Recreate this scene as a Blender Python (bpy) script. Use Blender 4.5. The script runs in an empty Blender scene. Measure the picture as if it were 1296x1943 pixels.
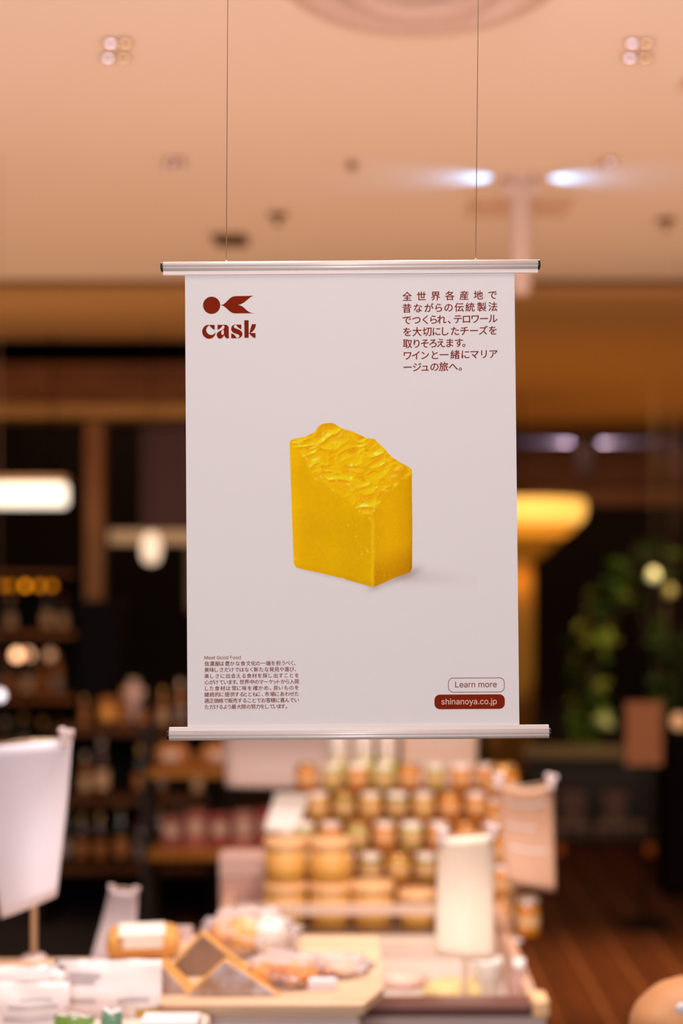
import bpy, bmesh, math, random
import numpy as np
from mathutils import Vector, Matrix
from mathutils.geometry import tessellate_polygon

random.seed(7)
PI = math.pi
SC = bpy.context.scene
COL = SC.collection

# ------------------------------------------------------------------ camera
F, CX, CY, CAMZ, FOC = 2700.0, 690.0, 1100.0, 1.70, 1.81
cd = bpy.data.cameras.new('camera')
cam = bpy.data.objects.new('camera', cd); COL.objects.link(cam)
cam.location = (0, 0, CAMZ); cam.rotation_euler = (PI/2, 0, 0)
cd.sensor_fit = 'HORIZONTAL'; cd.sensor_width = 24.0; cd.lens = F*24.0/1296
cd.shift_x = -(CX-648)/1296; cd.shift_y = (CY-971.5)/1296
cd.dof.use_dof = True; cd.dof.focus_distance = FOC; cd.dof.aperture_fstop = 1.7
cd.clip_start = .05; cd.clip_end = 200
SC.camera = cam

def X(px, Y): return (px-CX)/F*Y
def Z(py, Y): return CAMZ+(CY-py)/F*Y
def P(px, py, Y): return (X(px, Y), Y, Z(py, Y))

# ------------------------------------------------------------------ world, exposure
SC.view_settings.view_transform = 'Standard'; SC.view_settings.look = 'None'
SC.view_settings.gamma = 1; SC.view_settings.use_curve_mapping = False
SC.view_settings.exposure = 0.0
SC.cycles.use_denoising = True
SC.cycles.max_bounces = 6; SC.cycles.sample_clamp_indirect = 4
w = bpy.data.worlds.new('world'); SC.world = w; w.use_nodes = True
w.node_tree.nodes['Background'].inputs[0].default_value = (1.0, .60, .38, 1)
w.node_tree.nodes['Background'].inputs[1].default_value = .30

def lamp(kind, name, loc, aim, energy, col, size=.3, size_y=None, spot=60, blend=.5):
    l = bpy.data.lights.new(name, kind); l.energy = energy; l.color = col
    if kind == 'AREA':
        l.size = size
        if size_y: l.shape = 'RECTANGLE'; l.size_y = size_y
    else: l.shadow_soft_size = size
    if kind == 'SPOT': l.spot_size = math.radians(spot); l.spot_blend = blend
    o = bpy.data.objects.new(name, l); COL.objects.link(o); o.location = loc
    d = Vector(aim)-Vector(loc)
    o.rotation_euler = d.to_track_quat('-Z', 'Y').to_euler()
    return o
CEIL = 3.25
# shop lights: added lights on the banner, ceiling panels over the counter
# added warm area lights without fixtures, standing in for bounce onto the ceiling
def ceiling_fill(x, y, z, p, col, sx, sy):
    o = lamp('AREA', 'ceiling_uplight', (x, y, z), (x, y, z+1), p, col, sx, sy); o.rotation_euler = (PI, 0, 0); return o
ceiling_fill(.2, 3.3, 2.0, 75, (1, .63, .475), 8, 2.8)
ceiling_fill(.2, 6.0, 1.95, 54, (1, .54, .31), 7.5, 2.8)
ceiling_fill(-2.6, 7.9, 1.95, 11, (1, .55, .28), 4.2, .9)
ceiling_fill(1.6, 11.3, 2.2, 27, (1, .42, .10), 4.0, 5)
lamp('AREA', 'aisle_light', (-.25, -1.3, 1.92), (0, 1.81, 1.70), 54, (1.0, .965, .985), .9)  # added key light at eye height, keeps the banner evenly lit
lamp('AREA', 'aisle_light', (.1, 1.3, 3.2), (.0, 1.8, 2.1), 8, (1, .95, .92), 1.0)  # overhead light added for the highlight along the top rod
lamp('AREA', 'counter_light', (.4, 2.9, 3.2), (.25, 3.5, .8), 62, (1, .86, .80), .5)
lamp('AREA', 'counter_light', (-.7, 2.4, 3.2), (-.5, 2.9, .9), 27, (1, .88, .84), .5)
lamp('SPOT', 'floor_light', (1.3, 5.2, 3.2), (1.1, 6.0, 0), 1100, (1, .55, .22), .1, spot=32, blend=1)
lamp('SPOT', 'far_light', (-2.1, 8.2, 3.2), (-2.2, 9.5, 1.1), 60, (1, .68, .42), .15, spot=50, blend=.9)
lamp('SPOT', 'far_light', (-1.62, 6.6, 3.2), (-1.62, 8.6, 1.72), 75, (1, .75, .5), .06, spot=22, blend=.9)
lamp('SPOT', 'counter_light', (.55, 2.15, 3.2), (.27, 3.3, 1.0), 90, (1, .9, .8), .1, spot=34, blend=.8)  # spot added to brighten the cream sign
lamp('SPOT', 'far_light', (-1.1, 5.9, 3.2), (-1.2, 7.0, .8), 38, (1, .75, .55), .15, spot=70, blend=.8)
lamp('SPOT', 'plant_light', (2.3, 7.6, 3.2), (1.6, 10.4, 1.4), 520, (1, .85, .5), .08, spot=50, blend=.8)

# ------------------------------------------------------------------ materials
def lin(c):
    c = c/255.0
    return c/12.92 if c <= .04045 else ((c+.055)/1.055)**2.4
def L3(rgb): return tuple(lin(v) for v in rgb)
MATS = {}
def mat(name, rgb, rough=.6, metal=0, var=.08, scale=20, emit=None, es=0, coat=0, bump=0, spec=None):
    if name in MATS: return MATS[name]
    m = bpy.data.materials.new(name); m.use_nodes = True; nt = m.node_tree
    b = nt.nodes['Principled BSDF']; c = L3(rgb)
    b.inputs['Roughness'].default_value = rough; b.inputs['Metallic'].default_value = metal
    if spec is not None: b.inputs['Specular IOR Level'].default_value = spec
    if coat: b.inputs['Coat Weight'].default_value = coat
    tc = nt.nodes.new('ShaderNodeTexCoord'); n = nt.nodes.new('ShaderNodeTexNoise')
    n.inputs['Scale'].default_value = scale; n.inputs['Detail'].default_value = 4
    nt.links.new(tc.outputs['Object'], n.inputs['Vector'])
    mx = nt.nodes.new('ShaderNodeMix'); mx.data_type = 'RGBA'
    mx.inputs[6].default_value = (*[max(0, v*(1-var)) for v in c], 1)
    mx.inputs[7].default_value = (*[min(1, v*(1+var)) for v in c], 1)
    nt.links.new(n.outputs['Fac'], mx.inputs[0]); nt.links.new(mx.outputs[2], b.inputs['Base Color'])
    if bump:
        bp = nt.nodes.new('ShaderNodeBump'); bp.inputs['Strength'].default_value = bump; bp.inputs['Distance'].default_value = .01
        nt.links.new(n.outputs['Fac'], bp.inputs['Height']); nt.links.new(bp.outputs[0], b.inputs['Normal'])
    if emit:
        b.inputs['Emission Color'].default_value = (*L3(emit), 1); b.inputs['Emission Strength'].default_value = es
    MATS[name] = m; return m
def wood(name, rgb1, rgb2, rough=.5, scale=3.0, axis=0):
    if name in MATS: return MATS[name]
    m = bpy.data.materials.new(name); m.use_nodes = True; nt = m.node_tree
    b = nt.nodes['Principled BSDF']; b.inputs['Roughness'].default_value = rough; b.inputs['Specular IOR Level'].default_value = .2
    tc = nt.nodes.new('ShaderNodeTexCoord'); mp = nt.nodes.new('ShaderNodeMapping')
    s = [scale*6]*3; s[axis] = scale; mp.inputs['Scale'].default_value = s
    n = nt.nodes.new('ShaderNodeTexNoise'); n.inputs['Scale'].default_value = 1.5; n.inputs['Detail'].default_value = 6
    r = nt.nodes.new('ShaderNodeValToRGB')
    r.color_ramp.elements[0].position = .3; r.color_ramp.elements[1].position = .7
    r.color_ramp.elements[0].color = (*L3(rgb1), 1); r.color_ramp.elements[1].color = (*L3(rgb2), 1)
    nt.links.new(tc.outputs['Object'], mp.inputs[0]); nt.links.new(mp.outputs[0], n.inputs['Vector'])
    nt.links.new(n.outputs['Fac'], r.inputs[0]); nt.links.new(r.outputs[0], b.inputs['Base Color'])
    MATS[name] = m; return m
def film(name, rgb, clear=.55, rough=.15):
    if name in MATS: return MATS[name]
    m = bpy.data.materials.new(name); m.use_nodes = True; nt = m.node_tree
    b = nt.nodes['Principled BSDF']; b.inputs['Base Color'].default_value = (*L3(rgb), 1)
    b.inputs['Roughness'].default_value = rough
    t = nt.nodes.new('ShaderNodeBsdfTransparent'); mx = nt.nodes.new('ShaderNodeMixShader')
    lw = nt.nodes.new('ShaderNodeLayerWeight'); lw.inputs[0].default_value = .35
    mr = nt.nodes.new('ShaderNodeMapRange'); mr.inputs[3].default_value = clear; mr.inputs[4].default_value = .05
    nt.links.new(lw.outputs['Facing'], mr.inputs[0]); nt.links.new(mr.outputs[0], mx.inputs[0])
    nt.links.new(b.outputs[0], mx.inputs[1]); nt.links.new(t.outputs[0], mx.inputs[2])
    nt.links.new(mx.outputs[0], nt.nodes['Material Output'].inputs[0])
    MATS[name] = m; return m

# ------------------------------------------------------------------ builders
class B:
    """collects shapes in one bmesh"""
    def __init__(s): s.bm = bmesh.new(); s.smooth = False
    def box(s, x0, x1, y0, y1, z0, z1, bev=0, rot=None):
        r = bmesh.ops.create_cube(s.bm, size=1)
        c = Vector(((x0+x1)/2, (y0+y1)/2, (z0+z1)/2))
        for v in r['verts']: v.co = Vector((v.co.x*(x1-x0), v.co.y*(y1-y0), v.co.z*(z1-z0)))
        if bev:
            es = list({e for v in r['verts'] for e in v.link_edges})
            g = bmesh.ops.bevel(s.bm, geom=es, offset=bev, segments=2, affect='EDGES', profile=.5)
            vs = list({v for f in g['faces'] for v in f.verts} | {v for v in r['verts'] if v.is_valid})
        else: vs = r['verts']
        for v in vs:
            if rot: v.co = rot @ v.co
            v.co += c
        return s
    def lathe(s, prof, c=(0, 0, 0), seg=24, M=None):
        rings = []
        for r, z in prof:
            if r < 1e-6: ring = [s.bm.verts.new(s._t((0, 0, z), c, M))]
            else: ring = [s.bm.verts.new(s._t((r*math.cos(2*PI*i/seg), r*math.sin(2*PI*i/seg), z), c, M)) for i in range(seg)]
            rings.append(ring)
        for a, b in zip(rings, rings[1:]):
            for i in range(seg):
                j = (i+1) % seg
                if len(a) == 1 and len(b) == 1: continue
                if len(a) == 1: f = (a[0], b[j], b[i])
                elif len(b) == 1: f = (a[i], a[j], b[0])
                else: f = (a[i], a[j], b[j], b[i])
                s.bm.faces.new(f).smooth = True
        return s
    def _t(s, p, c, M):
        p = Vector(p)
        if M: p = M @ p
        return p+Vector(c)
    def tube(s, pts, r, seg=8):
        pts = [Vector(p) for p in pts]; rings = []
        for i, p in enumerate(pts):
            d = (pts[min(i+1, len(pts)-1)]-pts[max(i-1, 0)]).normalized()
            u = d.orthogonal().normalized() if not rings else (pu-d*pu.dot(d)).normalized()
            pu = u; v = d.cross(u); rr = r[i] if isinstance(r, (list, tuple)) else r
            rings.append([s.bm.verts.new(p+(u*math.cos(2*PI*k/seg)+v*math.sin(2*PI*k/seg))*rr) for k in range(seg)])
        for a, b in zip(rings, rings[1:]):
            for i in range(seg): s.bm.faces.new((a[i], a[(i+1) % seg], b[(i+1) % seg], b[i])).smooth = True
        s.bm.faces.new(rings[0][::-1]); s.bm.faces.new(rings[-1]); return s
    def prism(s, poly, axis, a0, a1, bev=0):
        """poly in the two other axes (order x,y,z without axis)"""
        def co(p, a):
            q = list(p); q.insert(axis, a); return Vector(q)
        A = [s.bm.verts.new(co(p, a0)) for p in poly]; Bv = [s.bm.verts.new(co(p, a1)) for p in poly]
        fs = [s.bm.faces.new(A), s.bm.faces.new(Bv[::-1])]
        n = len(poly)
        for i in range(n): fs.append(s.bm.faces.new((A[i], Bv[i], Bv[(i+1) % n], A[(i+1) % n])))
        bmesh.ops.recalc_face_normals(s.bm, faces=fs)
        if bev: bmesh.ops.bevel(s.bm, geom=list({e for f in fs for e in f.edges}), offset=bev, segments=3, affect='EDGES', profile=.5)
        return s
    def sheet(s, fn, nu, nv, th=0):
        """surface fn(u,v)->point, thickened by th"""
        g = [[s.bm.verts.new(fn(i/nu, j/nv)) for i in range(nu+1)] for j in range(nv+1)]
        fs = []
        for j in range(nv):
            for i in range(nu):
                f = s.bm.faces.new((g[j][i], g[j][i+1], g[j+1][i+1], g[j+1][i])); f.smooth = True; fs.append(f)
        if th: bmesh.ops.solidify(s.bm, geom=fs, thickness=th)
        return s
    def build(s, name, m, parent=None):
        me = bpy.data.meshes.new(name); bmesh.ops.recalc_face_normals(s.bm, faces=s.bm.faces); s.bm.to_mesh(me); s.bm.free()
        me.materials.append(m); return mobj(name, me, parent)
def mobj(name, me, parent=None):
    o = bpy.data.objects.new(name, me); COL.objects.link(o)
    if parent is not None: o.parent = parent
    return o
def tag(o, label=None, cat=None, group=None, kind=None):
    for k, v in (('label', label), ('category', cat), ('group', group), ('kind', kind)):
        if v: o[k] = v
    return o
def thing(name, label, cat, loc=(0, 0, 0), rz=0, group=None):
    o = bpy.data.objects.new(name, None); COL.objects.link(o); o.location = loc; o.rotation_euler = (0, 0, rz)
    return tag(o, label, cat, group)
def struct(o): o['kind'] = 'structure'; return o
def copy_tree(o, parent=None):
    c = o.copy(); COL.objects.link(c)
    if parent is not None: c.parent = parent
    for ch in list(o.children): copy_tree(ch, c)
    return c

# ------------------------------------------------------------------ setting: floor, ceiling, walls
m_ceil = mat('ceiling_paint', (226, 212, 200), .9, var=.02, scale=2)
m_ceil2 = mat('ochre_ceiling_paint', (205, 160, 100), .8, var=.04, scale=2)
m_dark = mat('dark_paint', (34, 22, 14), .8, var=.1)
m_black = mat('black_paint', (9, 6, 6), .7, var=.1, spec=.12)
m_wall = mat('dark_brown_wall', (44, 28, 16), .85, var=.2, scale=3)  # dark tone also carries the low light deep in the room
m_brown = wood('brown_wood', (110, 62, 28), (150, 92, 46), .5, 2)
m_oak = wood('light_wood', (206, 170, 138), (222, 190, 160), .6, 3)
m_floorw = wood('floor_wood', (52, 24, 8), (72, 36, 11), .7, 1.2, 1)
m_reflection = mat('pale_inlay', (104, 66, 44), .7, spec=.1)  # pale tone painted for reflections along the plank joints
m_grout = mat('dark_subfloor', (26, 14, 8), .9)

o = struct(B().box(-5, 5, -3, 7.35, CEIL, CEIL+.05).build('ceiling', m_ceil))
# raised access hatch outline: shallow recessed joint around a panel
hatch = (1.0, 2.1, 4.45, 5.1)
b = B()
for (x0, x1, y0, y1) in ((hatch[0]-.006, hatch[0]+.006, 4.05, 4.5), (hatch[0], 2.4, 4.44, 4.452)):
    b.box(x0, x1, y0, y1, CEIL-.004, CEIL)
b.build('hatch_joint', mat('hatch_trim', (196, 150, 122), .8), o)
struct(B().box(-5, 5, 7.35, 7.75, CEIL+.05, CEIL+.15).build('ceiling', mat('slot_paint', (120, 78, 48), .9)))
struct(B().box(-5, .1, 7.75, 9.2, CEIL, CEIL+.05).build('ceiling', m_ceil2))
struct(B().box(.1, 6, 7.75, 17, CEIL, CEIL+.05).build('ceiling', m_ceil2))
struct(B().box(-5, .1, 9.2, 17, CEIL+.3, CEIL+.35).build('ceiling', m_black))  # black tone stands in for shade up in the recess
struct(B().box(-9, 9, 19.9, 20, -.06, 4).build('wall_back', m_wall))
struct(B().box(-5.1, -5, -3, 20, -.06, 4).build('wall_left', m_wall))
struct(B().box(6.5, 6.6, 6, 20, -.06, 4).build('wall_right', m_wall))
# soffits
s1 = B().box(-5, -.1, 9.9, 10.2, Z(768, 10), Z(692, 10), .01).build('trim_1', m_brown); struct(s1)
B().box(-5, -.1, 9.86, 10.24, Z(796, 10), Z(770, 10), .008).build('ledge', wood('olive_wood', (196, 140, 72), (214, 160, 90), .5, 2), s1)
s2 = B().box(.1, 5.5, 16.9, 17.3, Z(925, 17), 3.25, .01).build('trim_2', mat('soffit_brown', (190, 124, 70), .8)); struct(s2)
B().box(.1, 5.5, 16.84, 17.3, Z(960, 17), Z(930, 17), .01).build('ledge', mat('soffit_ledge', (236, 160, 90), .6), s2)
# floor with planks and pale strips painted in for light reflected between them
fl = struct(B().box(-5, 6.5, -3, 20, -.06, -.012).build('floor', m_grout))
pw = .206; first = None; fi = None
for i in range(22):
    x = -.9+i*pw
    for j, (y0, ln) in enumerate(((4.6, 2.3), (6.9, 2.3), (9.2, 2.4))):
        if first is None:
            first = B().box(.012, pw-.012, 0, 2.296, -.012, .0, .002).build('plank', m_floorw, fl); q = first
        else: q = first.copy(); COL.objects.link(q)
        q.location = (x, y0+(.0 if i % 2 else -.6)*1, 0)
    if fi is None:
        fi = B().box(-.009, .009, 4.0, 11.6, -.012, -.001).build('inlay_strip', m_reflection, fl); q = fi
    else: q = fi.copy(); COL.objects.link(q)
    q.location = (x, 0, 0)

# ------------------------------------------------------------------ hanging banner
PY = FOC
S = F/PY          # pixels per metre on the banner
bn = thing('hanging_banner', 'white poster banner hanging between two aluminium rods with yellow cheese print', 'banner', P(664, 506, PY))
BO = Vector(bn.location)
def bp(px, py, dy=0.0):       # banner-local point
    return Vector(P(px, py, PY))-BO+Vector((0, dy, 0))
m_paper = mat('poster_paper', (235, 229, 231), .9, var=.006, scale=4, spec=.1)
m_ink = mat('red_brown_ink', (132, 36, 14), .9, spec=.1, var=.03, scale=50)
m_alu = mat('satin_aluminium', (240, 226, 222), .34, .12, .02, 200)
m_cap = mat('black_plastic', (26, 20, 22), .3)
m_wire = mat('nylon_wire', (176, 132, 106), .4, .1)

TL, TR, BR, BL = (351, 516), (976, 513), (985.5, 1380), (356, 1384)
def quad(u, v):
    a = (TL[0]+(TR[0]-TL[0])*u, TL[1]+(TR[1]-TL[1])*u); c = (BL[0]+(BR[0]-BL[0])*u, BL[1]+(BR[1]-BL[1])*u)
    return (a[0]+(c[0]-a[0])*v, a[1]+(c[1]-a[1])*v)
sheet = B().sheet(lambda u, v: bp(*quad(u, v)), 8, 12, 0).build('poster_sheet', m_paper, bn)
for f_ in sheet.data.polygons: f_.use_smooth = False
md = sheet.modifiers.new('t', 'SOLIDIFY'); md.thickness = .0003; md.offset = 0

def rod(px0, py0, px1, py1, flip):
    """extruded profile: round tube with a flat clamp lip; py = top edge of the whole profile"""
    R = 10.0/S; H = 25.5/S; lip = 2.6/S
    prof = []
    n = 60; a0 = math.radians(-62); a1 = math.radians(242)
    for k in range(n+1):
        a = a0+(a1-a0)*k/n
        rr = R*(1-.17*math.exp(-((math.degrees(a)-(190 if not flip else 172))/9)**2))      # shallow groove added to shape the reflected light and dark bands
        prof.append((rr*math.cos(a), rr*math.sin(a)))
    zb = -(H-R)
    prof += [(-R*.50, zb), (-R*.12, zb), (-R*.12, zb+.001), (R*.12, zb+.001), (R*.12, zb), (R*.5, zb)]
    # the added groove stands for bands reflected along the front
    if flip: prof = [(y, -z) for y, z in prof]
    A = bp(px0, py0+(10 if not flip else 15.5)); C = bp(px1, py1+(10 if not flip else 15.5))
    d = (C-A).normalized(); up = Vector((-d.z, 0, d.x)); Yv = Vector((0, 1, 0))
    b = B(); ra = [b.bm.verts.new(A+Yv*y+up*z) for y, z in prof]; rb = [b.bm.verts.new(C+Yv*y+up*z) for y, z in prof]
    n = len(prof)
    for i in range(n):
        f = b.bm.faces.new((ra[i], ra[(i+1) % n], rb[(i+1) % n], rb[i])); f.smooth = i < 60
    b.bm.faces.new(ra); b.bm.faces.new(rb)
    r = b.build('rod', m_alu, bn)
    for p, q in ((A, -1), (C, 1)):
        M = Matrix((( d.x*q, 0, up.x), (0, 1, 0), (d.z*q, 0, up.z))).transposed()
        rot = Vector((0, 0, 1)).rotation_difference(d*q).to_matrix()
        B().lathe([(0, 0), (R*.97, 0), (R*.97, .0018), (R*.85, .0030), (R*.55, .0034), (R*.5, .0022), (0, .0022)], p, 28, rot).build('end_cap', m_cap, r)
    return r
rod(310, 497, 1020, 492.5, False)
rod(321.5, 1380.0, 1041, 1375.2, True)

# wires
for (xt, xb, yb) in ((432, 429.5, 497), (907.5, 902.5, 493)):
    k = (0-yb); top_y = CY-(CEIL-CAMZ)*S
    xtop = xb+(xt-xb)*(top_y-yb)/(0-yb)
    wv = B().tube([bp(xb, yb+6), bp(xtop, top_y)], .00055, 8).build('wire', m_wire, bn)
    B().tube([bp(xb, yb+4), bp(xb, yb-3)], .0011, 10).build('ferrule', m_alu, wv)
B().lathe([(0, .0), (.012, 0), (.012, -.006), (0, -.006)], bp(429.5+(432-429.5)*(CY-(CEIL-CAMZ)*S-497)/-497, CY-(CEIL-CAMZ)*S)).build('ceiling_hook', m_alu, bn)
B().lathe([(0, .0), (.012, 0), (.012, -.006), (0, -.006)], bp(902.5+5*(CY-(CEIL-CAMZ)*S-493)/-493, CY-(CEIL-CAMZ)*S)).build('ceiling_hook', m_alu, bn)

# flat print -------------------------------------------------------
DP = -.00035
def flat(name, loops_list, m, parent, dy=DP):
    """list of shapes, each a list of loops (first outer, others holes), in photograph-like millimetre grid of the banner"""
    vs, fs = [], []
    for li_, loops in enumerate(loops_list):
        base = len(vs); pl = [[Vector((x, -y, 0)) for x, y in lp] for lp in loops]
        tris = tessellate_polygon(pl)
        for lp in loops: vs += [bp(x, y, dy-li_*3e-5) for x, y in lp]
        fs += [tuple(base+i for i in t) for t in tris]
    me = bpy.data.meshes.new(name); me.from_pydata(vs, [], fs); me.materials.append(m)
    return mobj(name, me, parent)
def smooth(pts, corners=(), n=4):
    """Catmull-Rom through closed pts, sharp at indices in corners"""
    N = len(pts); out = []
    for i in range(N):
        p0, p1, p2, p3 = pts[i-1], pts[i], pts[(i+1) % N], pts[(i+2) % N]
        if i in corners: p0 = p1
        if (i+1) % N in corners: p3 = p2
        if i in corners and (i+1) % N in corners: out.append(p1); continue
        for k in range(n):
            t = k/n
            out.append(tuple(.5*((2*p1[j])+(-p0[j]+p2[j])*t+(2*p0[j]-5*p1[j]+4*p2[j]-p3[j])*t*t+(-p0[j]+3*p1[j]-3*p2[j]+p3[j])*t**3) for j in (0, 1)))
    return out
def T(pts, ox, oy, s): return [(ox+x/s, oy+y/s) for x, y in pts]
circ = [(277+177*math.cos(2*PI*k/48), 296+177*math.sin(2*PI*k/48)) for k in range(48)]
fish = [(450,292),(500,283),(550,252),(600,203),(650,155),(705,120),(775,107),(1000,103),(1145,98),(1090,118),(1030,165),(970,215),(920,250),(870,275),(815,290),(880,305),(940,345),(1000,400),(1060,438),(1110,452),(1165,458),(1050,460),(760,463),(700,450),(650,420),(600,375),(550,332),(500,302)]
logo = flat('fish_emblem', [[T(circ, 376, 552, 10.8)], [T(smooth(fish, (0, 6, 7, 8, 14, 20, 21, 22)), 376, 552, 10.8)]], m_ink, sheet)
c_ = [(592,358),(592,560),(540,540),(470,490),(420,435),(385,380),(350,388),(290,440),(255,510),(245,580),(262,640),(310,710),(380,755),(450,768),(520,755),(580,715),(630,650),(620,730),(580,810),(520,875),(440,915),(370,927),(290,915),(200,870),(130,800),(90,710),(80,630),(95,540),(140,455),(210,390),(280,362),(350,356)]
a_ = [(708,355),(1035,350),(1100,370),(1150,420),(1168,490),(1172,800),(1184,905),(1110,912),(1050,890),(1010,840),(985,775),(950,830),(900,890),(830,920),(780,918),(725,885),(685,820),(675,750),(700,685),(760,632),(830,595),(890,565),(950,525),(985,480),(992,430),(970,390),(935,377),(912,388),(880,440),(820,500),(760,540),(708,560)]
ah = [(955,565),(970,610),(968,700),(950,750),(915,770),(880,750),(862,700),(866,640),(885,595),(920,568)]
s1_ = [(350,343),(270,368),(215,420),(188,490),(190,560),(215,620),(270,670),(340,705),(430,735),(490,760),(520,795),(525,830),(500,865),(450,888),(400,888),(400,906),(470,906),(550,885),(610,835),(645,770),(645,700),(620,640),(570,590),(500,550),(420,520),(350,490),(310,455),(297,415),(315,380),(350,360),(400,358),(400,344)]
s2_ = [(380,346),(605,345),(605,545),(540,510),(470,460),(415,400)]
s3_ = [(190,708),(230,715),(290,745),(350,800),(400,875),(412,906),(190,906)]
k1_ = [(725,168),(905,165),(905,888),(730,888)]
k2_ = [(1035,330),(1208,325),(1190,420),(1160,500),(1110,580),(1050,640),(980,688),(943,705),(950,640),(985,500)]
k3_ = [(940,692),(1187,692),(1187,898),(1120,882),(1040,830),(980,770),(940,712)]
k4_ = [(900,690),(950,690),(950,712),(900,712)]
g = 21.6
flat('brand_lettering', [
    [T(smooth(c_, (0, 1, 5, 6, 16, 31)), 380, 600, g)],
    [T(smooth(a_, (0, 1, 6, 7, 10, 31)), 380, 600, g), T(smooth(ah), 380, 600, g)],
    [T(smooth(s1_, (0, 14, 15, 30, 31)), 430, 600, g)], [T(smooth(s2_, (0, 1, 2)), 430, 600, g)], [T(smooth(s3_, (0, 5, 6)), 430, 600, g)],
    [T(k1_, 430, 600, g)], [T(smooth(k2_, (0, 1, 7)), 430, 600, g)], [T(smooth(k3_, (0, 1, 2)), 430, 600, g)], [T(k4_, 430, 600, g)]], m_ink, sheet)

# glyph outlines come from Blender's own built-in font
tc_ = bpy.data.curves.new('glyphs', 'FONT'); to_ = bpy.data.objects.new('glyphs', tc_); COL.objects.link(to_)
tc_.resolution_u = 3
GL = {}
def glyph(s, off=0.0):
    k = (s, off)
    if k not in GL:
        tc_.offset = off; tc_.body = s
        dg = bpy.context.evaluated_depsgraph_get(); dg.update()
        me = bpy.data.meshes.new_from_object(to_.evaluated_get(dg))
        co = np.array([v.co[:2] for v in me.vertices]).reshape(-1, 2); fs = [tuple(p.vertices) for p in me.polygons]
        bpy.data.meshes.remove(me); GL[k] = (co, fs)
    return GL[k]
def text_line(name, chars, xs, y0, em, slope, off):
    """each glyph centred on its x; y0 = centre of a kanji at the first x"""
    vs, fs = [], []
    for ch, x in zip(chars, xs):
        co, f = glyph(ch); cx = (co[:, 0].min()+co[:, 0].max())/2
        yc = y0+(x-xs[0])*slope
        for kk_, (sx, sy) in enumerate(((-off, 0), (off, 0), (0, -off*.6), (0, off*.6))):      # struck four times a hair apart: a bolder weight
            b0 = len(vs)
            for gx, gy in co:
                dx = (gx-cx+sx)*em
                vs.append(bp(x+dx, yc+.39*em-(gy+sy)*em+dx*slope, DP-kk_*4e-5))
            fs += [tuple(b0+i for i in p) for p in f]
    me = bpy.data.meshes.new(name); me.from_pydata(vs, [], fs); me.materials.append(m_ink)
    return mobj(name, me, sheet)
def U(a, b, n): return [a+(b-a)*i/(n-1) for i in range(n)]
blk1 = [('全世界各産地で', U(132, 788, 7)),
        ('昔ながらの伝統製法', [130, 215, 300, 375, 450, 532, 615, 705, 790]),
        ('でつくられ、テロワール', [130, 203, 272, 335, 398, 455, 522, 588, 655, 722, 792]),
        ('を大切にしたチーズを', [132, 208, 285, 358, 425, 500, 572, 645, 717, 790]),
        ('取りそろえます。', [135, 205, 268, 330, 392, 460, 530, 567]),
        ('ワインと一緒にマリア', [135, 198, 270, 345, 415, 500, 580, 650, 722, 795]),
        ('ージュの旅へ。', [135, 208, 270, 342, 412, 487, 540])]
for i, (s, xs) in enumerate(blk1):
    text_line('lettering', s, [740+x/4.05 for x in xs], 562.3+22.4*i, 18.6, -.0185, .016)
blk2 = [('信濃屋は豊かな食文化の一端を担うべく、', [132,190,248,300,362,418,478,537,597,653,705,762,820,875,932,987,1035,1085,1117]),
        ('美味しさだけではなく新たな発見や喜び、', [132,190,240,297,355,410,470,525,580,632,683,742,800,858,915,970,1028,1083,1120]),
        ('楽しさに出会える食材を探し出すことを', U(132, 1138, 18)),
        ('心がけています。世界中のマーケットから入荷', [132,188,238,295,345,395,440,468,525,580,637,690,742,795,850,895,935,985,1035,1085,1137]),
        ('した食材は常に味を確かめ、良いものを', [132,187,248,310,372,437,492,552,612,675,735,797,842,905,960,1020,1078,1137]),
        ('継続的に提供するとともに、市場にあわせた', [132,190,250,300,360,418,470,522,565,615,665,710,755,805,865,918,975,1032,1085,1137]),
        ('適正価格で販売することでお客様に喜んでい', U(132, 1137, 20)),
        ('ただけるよう最大限の努力をしています。', [132,190,240,290,340,385,435,492,545,598,652,705,755,805,855,900,945,985,1022])]
for i, (s, xs) in enumerate(blk2):
    text_line('lettering', s, [370+x/5.89 for x in xs], 1230+(172+69*i)/5.89, 9.6, -.0085, .014)
try:
    import os
    fp = os.path.join(bpy.utils.system_resource('DATAFILES'), 'fonts', 'Inter.woff2')
    tc_.font = bpy.data.fonts.load(fp)
except Exception: pass
def latin(s, x0, x1, base, caph, slope, m, off=0, dy=DP):
    co, f = glyph(s, off); cH = glyph('L', off)[0]; sy = caph/(cH[:, 1].max()-cH[:, 1].min())
    a, c = co[:, 0].min(), co[:, 0].max(); sx = (x1-x0)/(c-a)
    vs = [bp(x0+(gx-a)*sx, base-gy*sy+(gx-a)*sx*slope, dy) for gx, gy in co]
    me = bpy.data.meshes.new('lettering'); me.from_pydata(vs, [], f); me.materials.append(m)
    return mobj('lettering', me, sheet)
latin('Meet Good Food', 387.8, 456.9, 1251.0, 6.3, -.008, m_ink, .004)
latin('Learn more', 863.8, 942.6, 1304.3, 11.0, -.007, m_ink, .004)
def pill(x0, x1, y0, y1, r, sl):
    pts = []
    for cx, cy, a0 in ((x1-r, y0+r, -90), (x1-r, y1-r, 0), (x0+r, y1-r, 90), (x0+r, y0+r, 180)):
        for k in range(9):
            a = math.radians(a0+90*k/8); pts.append((cx+r*math.cos(a), cy+r*math.sin(a)+(cx-x0)*sl))
    return pts
flat('pill_outline', [[pill(850.2, 957.5, 1286, 1314, 10, -.006), pill(851.3, 956.4, 1287.1, 1312.9, 9, -.006)]], m_ink, sheet)
flat('pill_badge', [[pill(824.3, 957.9, 1318, 1345.8, 10.5, -.006)]], m_ink, sheet)
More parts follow.
